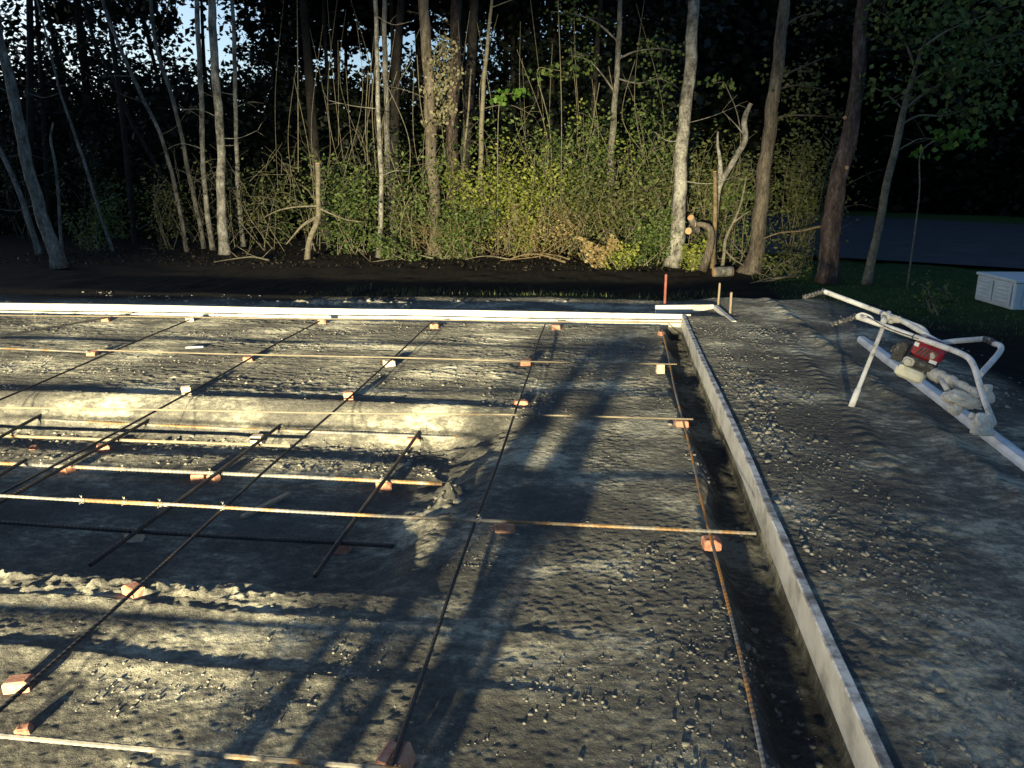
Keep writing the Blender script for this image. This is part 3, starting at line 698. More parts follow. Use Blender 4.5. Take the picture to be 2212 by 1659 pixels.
b2.tube([cz(1700, 1310, 4.98), cz(1780, 1340, 4.95)], .020, 10); b2.build('mount_bracket', M['cake'], scr)
gb = MB(); gb.crust(cz(1780, 1120, 5.12), (.038, .036, .038), 41); gb.box(cz(1870, 1065, 5.08), (.05, .04, .05), rotz(.6), .006); gb.crust(cz(1885, 1150, 5.04), (.030, .026, .036), 42); gb.tube([cz(1700, 1170, 5.12), cz(1820, 1130, 5.08), cz(1900, 1160, 5.03)], .013, 8)
gb.build('gearbox', M['cake'], scr)

# ------------------------------------------------------------------ utility box on the lawn
c0 = g(2186, 668, GZ+.02); c1 = g(2103, 644, GZ+.02)
ub = thing('utility_box', 'pale blue grey louvred utility box standing low on the dark lawn at the right edge', 'utility box', (c0[0], c0[1], GZ))
e1 = Vector(c1-c0); L1 = e1.length; e1.normalize(); e2 = Vector((e1.y, -e1.x, 0)); 
if e2.x < 0: e2 = -e2
Mx = Matrix((e1, e2, Vector((0, 0, 1)))).transposed(); C0 = Vector(c0); hb = .43; W2 = .95
m = MB(); m.box(C0+e1*(L1/2)+e2*(W2/2)+Vector((0, 0, hb/2-.02)), (L1-.02, W2-.02, hb), Mx, .015)
body = m.build('cabinet', M['enamel'], ub)
m = MB(); m.box(C0+e1*(L1/2)+e2*(W2/2)+Vector((0, 0, hb+.002)), (L1+.03, W2+.03, .05), Mx, .014); m.build('lid', M['enamel'], ub)
for pc in (.27, .74):
    m = MB(); m.box(C0+e1*(L1*pc)+Vector((0, 0, hb*.47))-e2*.004, (L1*.40, .018, hb*.80), Mx, .006); pn = m.build('side_panel', M['enamel'], ub)
    lv = MB()
    for q in range(5): lv.box(C0+e1*(L1*pc)+Vector((0, 0, hb*(.2+.145*q)))-e2*.014, (L1*.27, .03, .018), Mx @ Matrix.Rotation(.6, 3, 'X'), .003)
    lv.build('louvre', M['enamel'], pn)
m = MB(); m.box(C0+e2*(W2*.5)+Vector((0, 0, hb*.47))-e1*.004, (.018, W2*.7, hb*.8), Mx, .006); m.build('side_panel', M['enamel'], ub)

# ------------------------------------------------------------------ trees
def leafcloud(pts, spread, n, rng):
    pts = np.array(pts); i = rng.integers(0, len(pts), n)
    return pts[i] + rng.normal(size=(n, 3))*spread
crown_rng = np.random.default_rng(77)
def crown_tpl(n, rad, hgt, size, seed, clumps=26):
    rg = np.random.default_rng(seed)
    cc_ = rg.normal(size=(clumps, 3)); cc_ /= np.linalg.norm(cc_, axis=1)[:, None]; cc_ *= rg.uniform(.25, 1, (clumps, 1))**.6
    cc_ *= np.array([rad, rad, hgt/2])
    C = cc_[rg.integers(0, clumps, n)] + rg.normal(size=(n, 3))*np.array([.33, .33, .22])
    return leaf_mesh('crown', C, rg.uniform(size*.6, size*1.3, n), rg)
CT = [crown_tpl(1500, 2.0, 4.5, .30, 900+i) for i in range(3)]
CB = [crown_tpl(1300, 1.9, 6.0, .36, 950+i, 18) for i in range(3)]
def tree(label, pix, widths, bk, Y=None, cat='tree', crown='high', lean_y=0., limbs=(), leaves=None, leafn=0, leafsize=.12, topz=12.5, group=None, flare=1.25, seed=0, leafspread=.16, name='tree', cut=None):
    rr = random.Random(seed)
    px0, py0 = pix[0]
    if Y is None: Y = g(px0, py0, GZ)[1]
    base = at(px0, py0, Y); z0 = GZ
    pts = [Vector(at(px, py, Y+lean_y*i)) for i, (px, py) in enumerate(pix)]
    rad = [w*pxm(Y)/2 for w in widths]
    if pts[0].z > z0-.0:      # carry the trunk down to the ground
        dz = pts[0].z-(z0-.08); dirn = (pts[1]-pts[0]); dirn = dirn/dirn.z if abs(dirn.z) > 1e-6 else Vector((0, 0, 1))
        if dz > .2: pts.insert(0, pts[0]-dirn*dz*.8+Vector((0, 0, -.2*dz))); rad.insert(0, rad[0]*1.06)
    else: pass
    if crown:
        d_ = pts[-1]-pts[-2]; d_ = d_/d_.z
        if pts[-1].z < topz-1:
            tz = topz; q = pts[-1].copy()
            for f_ in (.5, 1): pts.append(q+Vector((d_.x*.5, d_.y*.5, 1))*((tz-q.z)*f_)); rad.append(rad[-1]*.6)
    # resample and roughen
    path = []; rd = []
    for i in range(len(pts)-1):
        n_ = max(2, int((pts[i+1]-pts[i]).length/.16))
        for k_ in range(n_):
            t_ = k_/n_; path.append(pts[i].lerp(pts[i+1], t_)); rd.append(rad[i]*(1-t_)+rad[i+1]*t_)
    path.append(pts[-1]); rd.append(rad[-1])
    # soften the corners
    for _ in range(3):
        path = [path[0]]+[(path[i-1]+path[i]*2+path[i+1])/4 for i in range(1, len(path)-1)]+[path[-1]]
    for i, q in enumerate(path):
        hgt = q.z-z0; rd[i] *= (1+(flare-1)*math.exp(-max(hgt, 0)/.18))*(1+.06*(rr.random()-.5))
        q.x += .22*rd[i]*math.sin(q.z*1.9+seed)+.10*rd[i]*math.sin(q.z*5.1+seed); q.y += .1*rd[i]*math.sin(q.z*1.3+seed*2)
    root = thing(name, label, cat, (path[0].x, path[0].y, z0), group)
    m = MB(); m.tube(path, rd, 14 if rad[0] > .08 else 8, jit=.16, seed=seed)
    lp = []
    for lb in limbs:
        Yl = lb.get('Y', Y); w = lb['w']; P_ = smooth_path([Vector(at(a, b, Yl+lb.get('dy', 0)*i)) for i, (a, b) in enumerate(lb['p'])], 5)
        R_ = [max(.004, w*pxm(Y)/2*(1-.8*i/(len(P_)-1))) for i in range(len(P_))]
        m.tube(P_, R_, 6, jit=.15, seed=seed+1)
        if lb.get('leaf', 1): lp += [tuple(q) for q in P_[int(len(P_)*lb.get('from', .4)):]]
        # twigs
        for q in range(lb.get('twigs', 2)):
            i = rr.randrange(len(P_)//3, len(P_)); a = P_[i]; dv = Vector((rr.uniform(-1, 1), rr.uniform(-.5, .5), rr.uniform(-.35, .6))).normalized()*rr.uniform(.25, .7)
            tw = [a, a+dv*.5+Vector((0, 0, .03)), a+dv]; m.tube(tw, [.006, .005, .003], 4)
            if lb.get('leaf', 1): lp += [tuple(a+dv*.5), tuple(a+dv*.8), tuple(a+dv)]
    if crown and not limbs and rad[0] < .25:
        for q in range(6):      # thin bare side branches and snapped twigs
            i = rr.randrange(6, len(path)-1); a = path[i]
            if not (z0+1.2 < a.z < 9): continue
            sx = rr.choice((-1, 1)); L_ = rr.uniform(.35, 1.5)
            e_ = a+Vector((sx*L_, rr.uniform(-.5, .3)*L_, rr.uniform(-.25, .6)*L_)); md_ = a.lerp(e_, .5)+Vector((0, 0, rr.uniform(-.15, .2)*L_))
            S_ = smooth_path([a, md_, e_], 5); r0 = rr.uniform(.007, .016); m.tube(S_, [r0*(1-.7*k_/(len(S_)-1)) for k_ in range(len(S_))], 5, jit=.2, seed=q)
            for w_ in range(2):
                b_ = S_[rr.randrange(4, len(S_))]; dv = Vector((sx*rr.uniform(.1, .5), rr.uniform(-.3, .3), rr.uniform(-.25, .4)))*L_*.6
                m.tube([b_, b_+dv*.5+Vector((0, 0, .02)), b_+dv], [.006, .004, .003], 4)
    m.build('trunk', bk, root)
    if cut is not None:
        cm = MB(); q = path[-1]; dd = (path[-1]-path[-2]).normalized(); cm.tube([q-dd*.004, q+dd*.012], [rd[-1]*1.02, rd[-1]*.97], 10, smooth=False); cm.build('cut_end', M['cut'], root)
    if leaves is not None and lp:
        rg = np.random.default_rng(seed+500)
        C = leafcloud(lp, leafspread, leafn, rg); me_ = leaf_mesh('crown', C, rg.uniform(leafsize*.6, leafsize*1.25, leafn), rg, .75, .25)
        link('crown', me_, leaves, root)
    elif crown:
        o = bpy.data.objects.new('crown', CT[seed % 3]); COL.objects.link(o)
        if not CT[seed % 3].materials: CT[seed % 3].materials.append(M['leafdark'])
        o.parent = root; o.matrix_parent_inverse = root.matrix_basis.inverted()
        q = path[-1]; o.location = (q.x, q.y, q.z-.8); o.rotation_euler = (0, 0, rr.uniform(0, 6)); s_ = rr.uniform(.9, 1.4); o.scale = (s_, s_, 1)
    return root
BG = M['barkgrey']; BP = M['barkpale']; BB = M['barkbrown']
tree('thick grey trunk leaning left at the left edge, its foot lit', [(128, 580), (95, 490), (62, 350), (35, 240), (0, 95)], [34, 28, 25, 23, 20], BG, seed=1)
tree('thin dim trunk leaning beside the thick grey trunk at the left edge', [(72, 508), (52, 440), (25, 370), (-10, 310)], [13, 12, 11, 10], BG, Y=19.5, seed=2)
tree('thin crooked pale stem just right of the thick leaning trunk', [(131, 500), (127, 420), (118, 340), (105, 305), (115, 265)], [7, 7, 6, 6, 4], BG, Y=19, seed=3, crown=None)
tree('thin leaning stem above the dark green bush at the left', [(232, 505), (210, 440), (180, 345), (155, 270), (130, 200)], [8, 7, 7, 6, 5], BG, Y=20.5, seed=4)
tree('slim leaning stem with a lit foot left of the palest trunk', [(405, 545), (392, 470), (372, 380), (349, 291), (300, 195), (265, 120), (233, 36), (222, 0)], [9, 9, 9, 8, 8, 8, 8, 7], BG, Y=20.8, seed=5)
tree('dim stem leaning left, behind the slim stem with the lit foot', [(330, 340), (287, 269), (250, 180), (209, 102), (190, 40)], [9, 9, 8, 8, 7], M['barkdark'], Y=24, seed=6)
tree('leaning stem curving up between the slim stem and the spotted trunk', [(428, 470), (415, 410), (404, 350), (393, 291), (364, 185), (338, 109), (325, 0)], [10, 10, 10, 9, 9, 8, 8], BG, Y=21.5, seed=7)
tree('pale spotted slim trunk close on the left of the palest trunk', [(458, 540), (451, 491), (443, 400), (436, 309), (433, 145), (424, 0)], [12, 12, 11, 11, 11, 10], BP, Y=21, seed=8)
tree('palest trunk on the left, whitish with dark spots and a bright foot', [(483, 550), (480, 450), (476, 327), (469, 182), (455, 0)], [23, 20, 18, 17, 16], BP, seed=9)
tree('thin spotted trunk close on the right of the palest trunk', [(520, 470), (513, 400), (510, 300), (510, 218), (505, 100), (502, 0)], [10, 10, 9, 9, 9, 8], BP, Y=22.5, seed=10)
tree('sawn off bare sapling with a fresh orange cut top', [(665, 561), (667, 530), (672, 505), (687, 484), (690, 455), (686, 429), (687, 390), (685, 353)], [13, 12, 12, 12, 11, 11, 11, 11], M['twig'], crown=None, seed=11, cut=1, cat='sapling', name='sapling',
     limbs=[dict(p=[(684, 470), (655, 486), (635, 508), (618, 528)], w=9, leaf=0), dict(p=[(688, 445), (640, 447), (600, 455), (570, 470)], w=5, leaf=0), dict(p=[(690, 450), (715, 462), (750, 475), (785, 480)], w=5, leaf=0)])
tree('straight slim trunk with a pale streak left of the vine clad trunk', [(820, 556), (822, 460), (823, 364), (819, 270), (815, 182), (812, 0)], [13, 11, 10, 10, 9, 9], BP, seed=12)
ivy = tree('tall brown trunk clad with a climbing vine on its right side', [(940, 555), (938, 440), (934, 327), (926, 200), (923, 145), (917, 0)], [30, 25, 24, 23, 22, 21], BB, seed=13, flare=1.6)
tree('short dim trunk between the straight slim trunk and the vine clad trunk', [(848, 520), (846, 450), (840, 370), (835, 291), (833, 150), (830, 0)], [15, 14, 13, 12, 11, 10], BG, Y=22, seed=14)
tree('slim trunk with a kink high up, rising behind the yellow shrubs', [(1037, 545), (1040, 450), (1038, 360), (1039, 255), (1043, 215), (1045, 182), (1052, 120), (1056, 65), (1062, 0)], [12, 11, 11, 10, 9, 9, 8, 7, 6], M['twig'], Y=21.0, seed=15)
tree('very thin straight stem left of the kinked slim trunk', [(1000, 370), (1003, 327), (1010, 260), (1014, 218), (1018, 150)], [5, 5, 4, 4, 3], M['twig'], Y=21.5, seed=16, crown=None)
tree('dark reddish trunk in the gloom right of the vine clad trunk', [(978, 400), (977, 320), (980, 200), (985, 100), (988, 0)], [26, 25, 24, 23, 22], M['barkred'], Y=26, seed=17)
tree('patchy slim trunk standing behind the shrubs left of the stout pale trunk', [(1318, 400), (1319, 356), (1323, 300), (1327, 255), (1332, 145), (1338, 60), (1341, 0)], [15, 14, 13, 12, 11, 10, 9], BG, Y=22, seed=18,
     limbs=[dict(p=[(1332, 130), (1370, 112), (1420, 105), (1460, 110)], w=5, Y=22), dict(p=[(1328, 200), (1300, 160), (1270, 130), (1230, 120)], w=4, Y=22), dict(p=[(1335, 90), (1290, 50), (1240, 30), (1190, 25)], w=5, Y=22.3, twigs=4), dict(p=[(1335, 170), (1380, 180), (1420, 170), (1450, 180)], w=4, Y=21.7, twigs=4)],
     leaves=M['leafgrn'], leafn=520, leafsize=.11, leafspread=.22)
tree('stout pale grey trunk right of centre, lit from foot to top', [(1457, 577), (1462, 480), (1470, 390), (1480, 250), (1490, 120), (1500, 0)], [35, 30, 27, 25, 23, 21], BP, seed=19, flare=1.15)
tree('brownish leaning trunk right of the forked sawn sapling', [(1622, 574), (1632, 540), (1642, 455), (1660, 327), (1667, 218), (1689, 73), (1697, 0)], [36, 30, 29, 27, 25, 23, 20], BB, seed=20, Y=17.6, flare=1.4,
     limbs=[dict(p=[(1666, 185), (1700, 160), (1740, 142), (1790, 120)], w=8, twigs=4), dict(p=[(1668, 200), (1710, 185), (1760, 190), (1800, 200)], w=6, twigs=4), dict(p=[(1665, 262), (1700, 250), (1760, 250), (1805, 255)], w=6, twigs=5), dict(p=[(1690, 60), (1730, 35), (1780, 30)], w=6, twigs=4)],
     leaves=M['leafolive'], leafn=420, leafsize=.10, leafspread=.14)
tree('big reddish flaky pine trunk with two sawn branch stubs', [(1778, 612), (1787, 560), (1802, 455), (1827, 327), (1846, 218), (1858, 100), (1867, 0)], [44, 39, 37, 33, 28, 25, 22], M['barkred'], seed=21, flare=1.15)
tree('slender forked tree with spreading green branches at the right', [(1868, 615), (1885, 560), (1897, 509), (1922, 364), (1940, 290), (1951, 236), (1969, 171), (1990, 110)], [18, 17, 16, 14, 13, 12, 9, 6], M['twig'], seed=22, Y=15.6, crown=None,
     limbs=[dict(p=[(1953, 236), (2000, 200), (2050, 175), (2129, 148), (2200, 130)], w=8, twigs=7), dict(p=[(1969, 175), (2010, 152), (2060, 140), (2110, 150)], w=6, twigs=6),
            dict(p=[(1945, 270), (1985, 250), (2040, 250), (2090, 235), (2150, 225)], w=6, twigs=6), dict(p=[(1930, 330), (1965, 310), (1990, 300), (2040, 300)], w=5, twigs=3, leaf=0), dict(p=[(1985, 110), (2040, 70), (2110, 40), (2190, 10)], w=6, twigs=8, Y=15.2),
            dict(p=[(1975, 140), (1950, 80), (1920, 40), (1890, 20)], w=5, twigs=7), dict(p=[(1990, 110), (2020, 40), (2060, -20)], w=5, twigs=7), dict(p=[(2020, 195), (2070, 120), (2140, 85), (2220, 70)], w=5, twigs=8, Y=16),
            dict(p=[(1951, 236), (1910, 200), (1880, 190)], w=4, twigs=4)],
     leaves=M['leafgrn'], leafn=1800, leafsize=.12, leafspread=.19)
tree('forked sawn sapling with two pale prongs left of the brownish leaning trunk', [(1546, 480), (1548, 440), (1552, 400), (1562, 385), (1578, 355), (1595, 327), (1606, 312), (1613, 300), (1608, 275), (1606, 262), (1613, 240), (1622, 225)], [11, 11, 11, 11, 12, 12, 12, 13, 12, 11, 10, 8], BP, Y=18.6, seed=23, crown=None, cut=1, cat='sapling', name='sapling',
     limbs=[dict(p=[(1552, 400), (1556, 370), (1555, 345), (1550, 310), (1551, 284)], w=14, leaf=0, twigs=0), dict(p=[(1613, 300), (1590, 270), (1560, 240)], w=4, leaf=0)])
tree('short straight sapling stub with a peeled orange tip in front of the forked sapling', [(1544, 476), (1545, 440), (1544, 400), (1543, 371)], [9, 9, 8, 7], M['strawtwig'], Y=18.0, seed=24, crown=None, cat='sapling', name='sapling', cut=1)
# branch stubs of the reddish pine
pine = [o for o in bpy.data.objects if o.get('label', '').startswith('big reddish')][0]
Yp = g(1778, 612, GZ)[1]
for (px, py) in ((1829, 362), (1825, 254)):
    q = Vector(at(px, py, Yp-.19)); m = MB(); m.tube([q+Vector((0, .1, 0)), q], .035, 10); s_ = m.build('branch_stub', M['barkred'], pine)
    m = MB(); m.tube([q, q-Vector((0, .008, 0))], .034, 10); m.build('cut_end', M['cut'], s_)
# bare branch of the pine reaching left over the road
m = MB(); P_ = smooth_path([Vector(at(1752+60, 490, Yp)), Vector(at(1775, 489, Yp)), Vector(at(1730, 499, Yp)), Vector(at(1685, 503, Yp)), Vector(at(1650, 515, Yp))], 5); m.tube(P_, [.03*(1-.7*i/(len(P_)-1)) for i in range(len(P_))], 6); m.build('limb', M['strawtwig'], pine)
# vine leaves on the vine clad trunk
rg = np.random.default_rng(13); Yi = g(940, 555, GZ)[1]
vp = [at(945+32*math.sin(k*.31)*rg.uniform(.2, 1)+8, 90+k*3.1, Yi-.1) for k in range(60)]
C = leafcloud(vp, .13, 620, rg); link('vine', leaf_mesh('vine', C, rg.uniform(.07, .14, 620), rg, .7, .8), M['leafvine'], ivy)

# saplings at far right beyond the road and unlit trees deep in the wood (copies)
LBL = 'unlit slender tree deep in the dark wood behind the shrubs'
tr_rng = random.Random(99)
protos = []
for i in range(3):
    root = thing('tree', LBL, 'tree', (0, 0, GZ), 'unlit trees deep in the dark wood')
    rr = random.Random(i); m = MB(); n_ = 26; ln = rr.uniform(-.04, .04)
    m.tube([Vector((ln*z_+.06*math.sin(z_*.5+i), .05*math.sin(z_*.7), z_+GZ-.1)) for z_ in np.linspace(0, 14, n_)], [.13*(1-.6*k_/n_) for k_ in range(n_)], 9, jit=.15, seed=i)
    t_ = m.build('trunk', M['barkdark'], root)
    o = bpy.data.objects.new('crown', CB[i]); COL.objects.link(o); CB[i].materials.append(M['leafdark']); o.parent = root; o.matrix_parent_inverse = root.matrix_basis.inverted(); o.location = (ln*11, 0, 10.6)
    protos.append(root)
spots = []
while len(spots) < 58:
    x_ = tr_rng.uniform(-30, 26); y_ = tr_rng.uniform(23, 44)
    if x_ > 2.2 and y_ < 50 - .0: 
        if tr_rng.random() < .55: y_ = tr_rng.uniform(47, 58)+max(0, 0); 
        else: continue
    if x_ > 14: y_ = 47+tr_rng.uniform(0, 8)-max(0, (x_-14))*1.2+6
    spots.append((x_, y_))
for i, (x_, y_) in enumerate(spots):
    src = protos[i % 3]
    if i < 3: o = src
    else:
        o = src.copy(); COL.objects.link(o)
        for ch in src.children:
            c_ = ch.copy(); COL.objects.link(c_); c_.parent = o
    o.location = (x_, y_, GZ); o.rotation_euler = (tr_rng.uniform(-.05, .05), tr_rng.uniform(-.09, .09), tr_rng.uniform(0, 6)); s_ = tr_rng.uniform(.6, 1.5); o.scale = (s_, s_, tr_rng.uniform(.85, 1.2))

# ------------------------------------------------------------------ the far wood (one mass)
rg = np.random.default_rng(321)
n = 14500
cx_ = rg.uniform(-48, 44, n); cy_ = rg.uniform(26, 46, n); cz_ = -.3+13.3*rg.uniform(0, 1, n)**1.25
right = cx_ > 2
cy_ = np.where(right, rg.uniform(50, 64, n), cy_)
cy_ = np.where(cx_ > 14, 53-(cx_-14)*1.25+rg.uniform(0, 8, n), cy_)
az = cx_/np.maximum(cy_, 1)
el = (cz_-1.7)/np.hypot(cx_, cy_)
# open canopy: gaps of sky high up at the left, closing to the right
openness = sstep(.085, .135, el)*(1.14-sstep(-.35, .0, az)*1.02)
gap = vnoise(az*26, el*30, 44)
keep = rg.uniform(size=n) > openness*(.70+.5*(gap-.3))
cx_, cy_, cz_ = cx_[keep], cy_[keep], cz_[keep]
per = 34; m_ = len(cx_)
C = np.repeat(np.stack([cx_, cy_, cz_], 1), per, 0) + rg.normal(size=(m_*per, 3))*np.array([.8, .6, .38])
nb_ = 90000; bx_ = rg.uniform(-60, 44, nb_); by_ = rg.uniform(46, 54, nb_); by_ = np.where(bx_ > 2, rg.uniform(62, 68, nb_), by_); by_ = np.where(bx_ > 14, 62-(bx_-14)*1.25, by_)
bz_ = rg.uniform(-.3, 1, nb_)*1; bz_ = -.3+rg.uniform(0, 1, nb_)*np.where(bx_ > -6, 9.5, 5.6)
C = np.concatenate([C, np.stack([bx_, by_, bz_], 1)])
C[:, 2] = np.maximum(C[:, 2], GZ+.02)
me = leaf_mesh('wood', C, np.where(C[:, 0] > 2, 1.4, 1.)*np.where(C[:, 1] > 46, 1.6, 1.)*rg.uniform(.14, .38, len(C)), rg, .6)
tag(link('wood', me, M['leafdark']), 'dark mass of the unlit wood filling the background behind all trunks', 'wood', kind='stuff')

# ------------------------------------------------------------------ shrubs and undergrowth
def shrub(px, py, hpx, wpx, Y, mat, n, size, label, group=None, stems=7, seed=0, smat='twig', droop=0., cat='shrub', asp=.55, fill=.9):
    rg = np.random.default_rng(seed); rr = random.Random(seed)
    k = pxm(Y); hm = hpx*k; wm = wpx*k; top = at(px, py-hpx, Y); cxw = at(px, py, Y)
    bx, by = cxw[0], Y; z0 = float(ground_h(np.array([bx]), np.array([by]))[0])
    zt = max(top[2], z0+.3); hm = zt-z0
    root = thing('shrub', label, cat, (bx, by, z0), group)
    st = MB(); tips = []
    for s_ in range(stems):
        a = Vector((bx+rr.uniform(-.25, .25)*wm, by+rr.uniform(-.2, .2), z0-.03)); e = Vector((bx+rr.uniform(-.5, .5)*wm, by+rr.uniform(-.45, .45)*min(wm, 1.5), z0+hm*rr.uniform(.55, 1.0)))
        mid = a.lerp(e, rr.uniform(.35, .6))+Vector((rr.uniform(-.25, .25)*wm, rr.uniform(-.25, .25), hm*rr.uniform(-.05, .2))); P_ = smooth_path([a, mid, e], 5); r0 = rr.uniform(.008, .018)
        st.tube(P_, [r0*(1-.75*i/(len(P_)-1)) for i in range(len(P_))], 5)
        for q in P_[2:]: tips.append(tuple(q))
        for b_ in range(4):
            q = P_[rr.randrange(3, len(P_))]; dv = Vector((rr.uniform(-1, 1), rr.uniform(-1, 1), rr.uniform(-.2, .8))).normalized()*rr.uniform(.15, .4)*max(.5, min(1.4, hm*.6))
            st.tube([q, q+dv*.5+Vector((0, 0, .02)), q+dv], [.006, .005, .003], 4); tips += [tuple(q+dv*.6), tuple(q+dv)]
    st.build('stems', M[smat], root)
    tips = np.array(tips); C = leafcloud(tips, np.array([.21, .2, .16])*max(.4, min(1.3, hm*.6)), n, rg); C[:, 2] = np.maximum(C[:, 2], z0+.02)
    link('foliage', leaf_mesh('foliage', C, rg.uniform(size*.6, size*1.75, n), rg, asp, droop), M[mat], root)
    return root
SH = [ # px, base py, height px, width px, Y, mat, n, size, label
 (1010, 560, 205, 110, 20.6, 'leafyel', 1300, .075, 'yellow green shrub just right of the vine clad trunk'),
 (1130, 556, 240, 150, 20.4, 'leafyel', 2100, .075, 'largest and brightest yellow green shrub in the middle of the lit thicket'),
 (985, 556, 110, 150, 19.4, 'leafgrn', 1500, .07, 'low deep green shrub at the foot of the yellow shrubs'),
 (1225, 556, 290, 170, 21.2, 'leafgrn', 1700, .08, 'tall green shrub behind the brightest yellow shrub'),
 (1335, 560, 200, 150, 20.6, 'leafolive', 1500, .075, 'olive shrub left of the stout pale trunk'),
 (1250, 560, 150, 130, 19.8, 'leafolive', 800, .065, 'thin olive shrub above the brush pile'),
 (1395, 566, 110, 100, 18.6, 'leafgrn', 900, .065, 'small green shrub touching the stout pale trunk on its left'),
 (760, 556, 205, 130, 20.4, 'leafgrn', 1500, .075, 'green shrub between the sawn sapling and the straight slim trunk'),
 (870, 556, 190, 110, 20.9, 'leafolive', 1100, .07, 'loose olive shrub between the slim trunk and the vine clad trunk'),
 (855, 555, 55, 150, 19.2, 'leafgrn', 420, .07, 'low sprawling green plant left of the foot of the vine clad trunk'),
 (590, 556, 190, 160, 21.2, 'leafolive', 700, .065, 'sparse twiggy shrub left of the sawn sapling'),
 (385, 552, 180, 130, 21.2, 'leafolive', 800, .075, 'dim shrub round the foot of the leaning stems on the left'),
 (205, 545, 110, 130, 20.6, 'leafgrn', 700, .08, 'dark green bush alone in the gloom at the left'),
 (1415, 560, 330, 120, 22.0, 'leafgrn', 1300, .09, 'tall dim leafy bush behind the stout pale trunk on its left'),
 (1540, 566, 290, 130, 20.2, 'leafolive', 1700, .075, 'drooping olive bush behind the forked sawn sapling'),
 (1725, 566, 290, 120, 18.8, 'leafolive', 1700, .075, 'olive bush between the brownish trunk and the reddish pine'),
 (1500, 578, 50, 55, 17.9, 'leafyel', 320, .065, 'small bright tuft at the right foot of the stout pale trunk'),
 (1295, 570, 55, 80, 18.3, 'leafdry', 340, .085, 'clump of dry tan leaves in front of the stout pale trunk'),
 (1345, 574, 45, 60, 17.9, 'leafyel', 260, .07, 'low yellow green weed beside the dry tan leaves'),
 (2022, 645, 45, 35, 12.6, 'leafgrn', 60, .07, 'tiny lone seedling on the dark lawn left of the utility box'),
 (1100, 556, 360, 200, 21.6, 'leafgrn', 420, .085, 'tall loose leggy bush rising above the brightest yellow shrub'),
 (1275, 556, 330, 190, 21.4, 'leafyel', 420, .08, 'tall thin yellowish bush between the tall green shrub and the olive shrub'),
 (905, 556, 260, 150, 20.0, 'leafgrn', 420, .08, 'thin leafy shoots around the lower stem of the vine clad trunk'),
 (1440, 566, 250, 120, 19.4, 'leafolive', 500, .08, 'loose olive shoots partly hiding the stout pale trunk'),
 (1600, 566, 230, 120, 19.6, 'leafgrn', 500, .08, 'green shoots between the forked sawn sapling and the brownish trunk'),
 (690, 556, 230, 160, 21.4, 'leafolive', 420, .08, 'thin olive shoots behind the sawn sapling'),
 (500, 552, 220, 140, 21.6, 'leafolive', 420, .075, 'dim olive shoots right of the palest trunk'),
 (1180, 560, 110, 160, 20.0, 'leafdry', 500, .05, 'brown withered undergrowth below the brightest shrub'),
 (1700, 600, 60, 100, 16.8, 'leafolive', 160, .07, 'sparse weeds left of the foot of the reddish pine'),
]
for i, s_ in enumerate(SH): shrub(*s_[:6], int(s_[6]*(1.7 if s_[0] > 720 else .8)), s_[7], s_[8], seed=400+i, stems=12 if s_[6] > 1000 else 6, smat='strawtwig' if 'withered' in s_[8] else 'twig')
# dim understorey row behind
ur = random.Random(5)
for i in range(16):
    px = -60+i*112+ur.uniform(-30, 30)
    if px > 1600: continue
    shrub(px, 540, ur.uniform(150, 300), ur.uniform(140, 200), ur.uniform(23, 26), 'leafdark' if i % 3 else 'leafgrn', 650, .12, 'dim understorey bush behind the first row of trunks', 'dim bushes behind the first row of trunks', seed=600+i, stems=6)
# maple sprays
def spray(pxs, Y, n, spread, mat, size, label, seed):
    rg = np.random.default_rng(seed); P_ = [at(a, b, Y) for a, b in pxs]
    root = thing('sapling', label, 'sapling', (P_[0][0], Y, GZ)); m = MB()
    pts = [Vector((P_[0][0], Y, GZ-.05))]+[Vector(q) for q in P_]; S_ = smooth_path(pts, 6)
    m.tube(S_, [.016*(1-.7*i/(len(S_)-1)) for i in range(len(S_))], 6); m.build('trunk', M['twig'], root)
    C = leafcloud(P_[1:], spread, n, rg); V1, Q1 = leaf_arrays(C, rg.uniform(size*.7, size*1.2, n), rg, .95, .1)
    link('crown', npmesh('crown', V1, Q1), M[mat], root)
spray([(1075, 330), (1080, 215), (1100, 203), (1125, 198)], 20.2, 46, np.array([.16, .12, .07]), 'leafmaple', .15, 'young maple with a bright leaf spray left of centre above the shrubs', 1)
spray([(1985, 430), (1990, 330), (2040, 298), (2075, 295), (2095, 308)], 15.4, 70, np.array([.15, .12, .09]), 'leafmaple', .14, 'young maple with a bright green leaf spray at the right over the road', 2)
spray([(1600, 300), (1570, 190), (1555, 178), (1540, 182)], 20, 34, np.array([.16, .12, .09]), 'leafgrn', .14, 'young maple with a dim leaf spray above the forked sapling', 3)
spray([(1190, 300), (1160, 160), (1190, 150), (1230, 158)], 21, 60, np.array([.22, .12, .10]), 'leafgrn', .13, 'young maple with a dim spray high above the brightest shrub', 4)

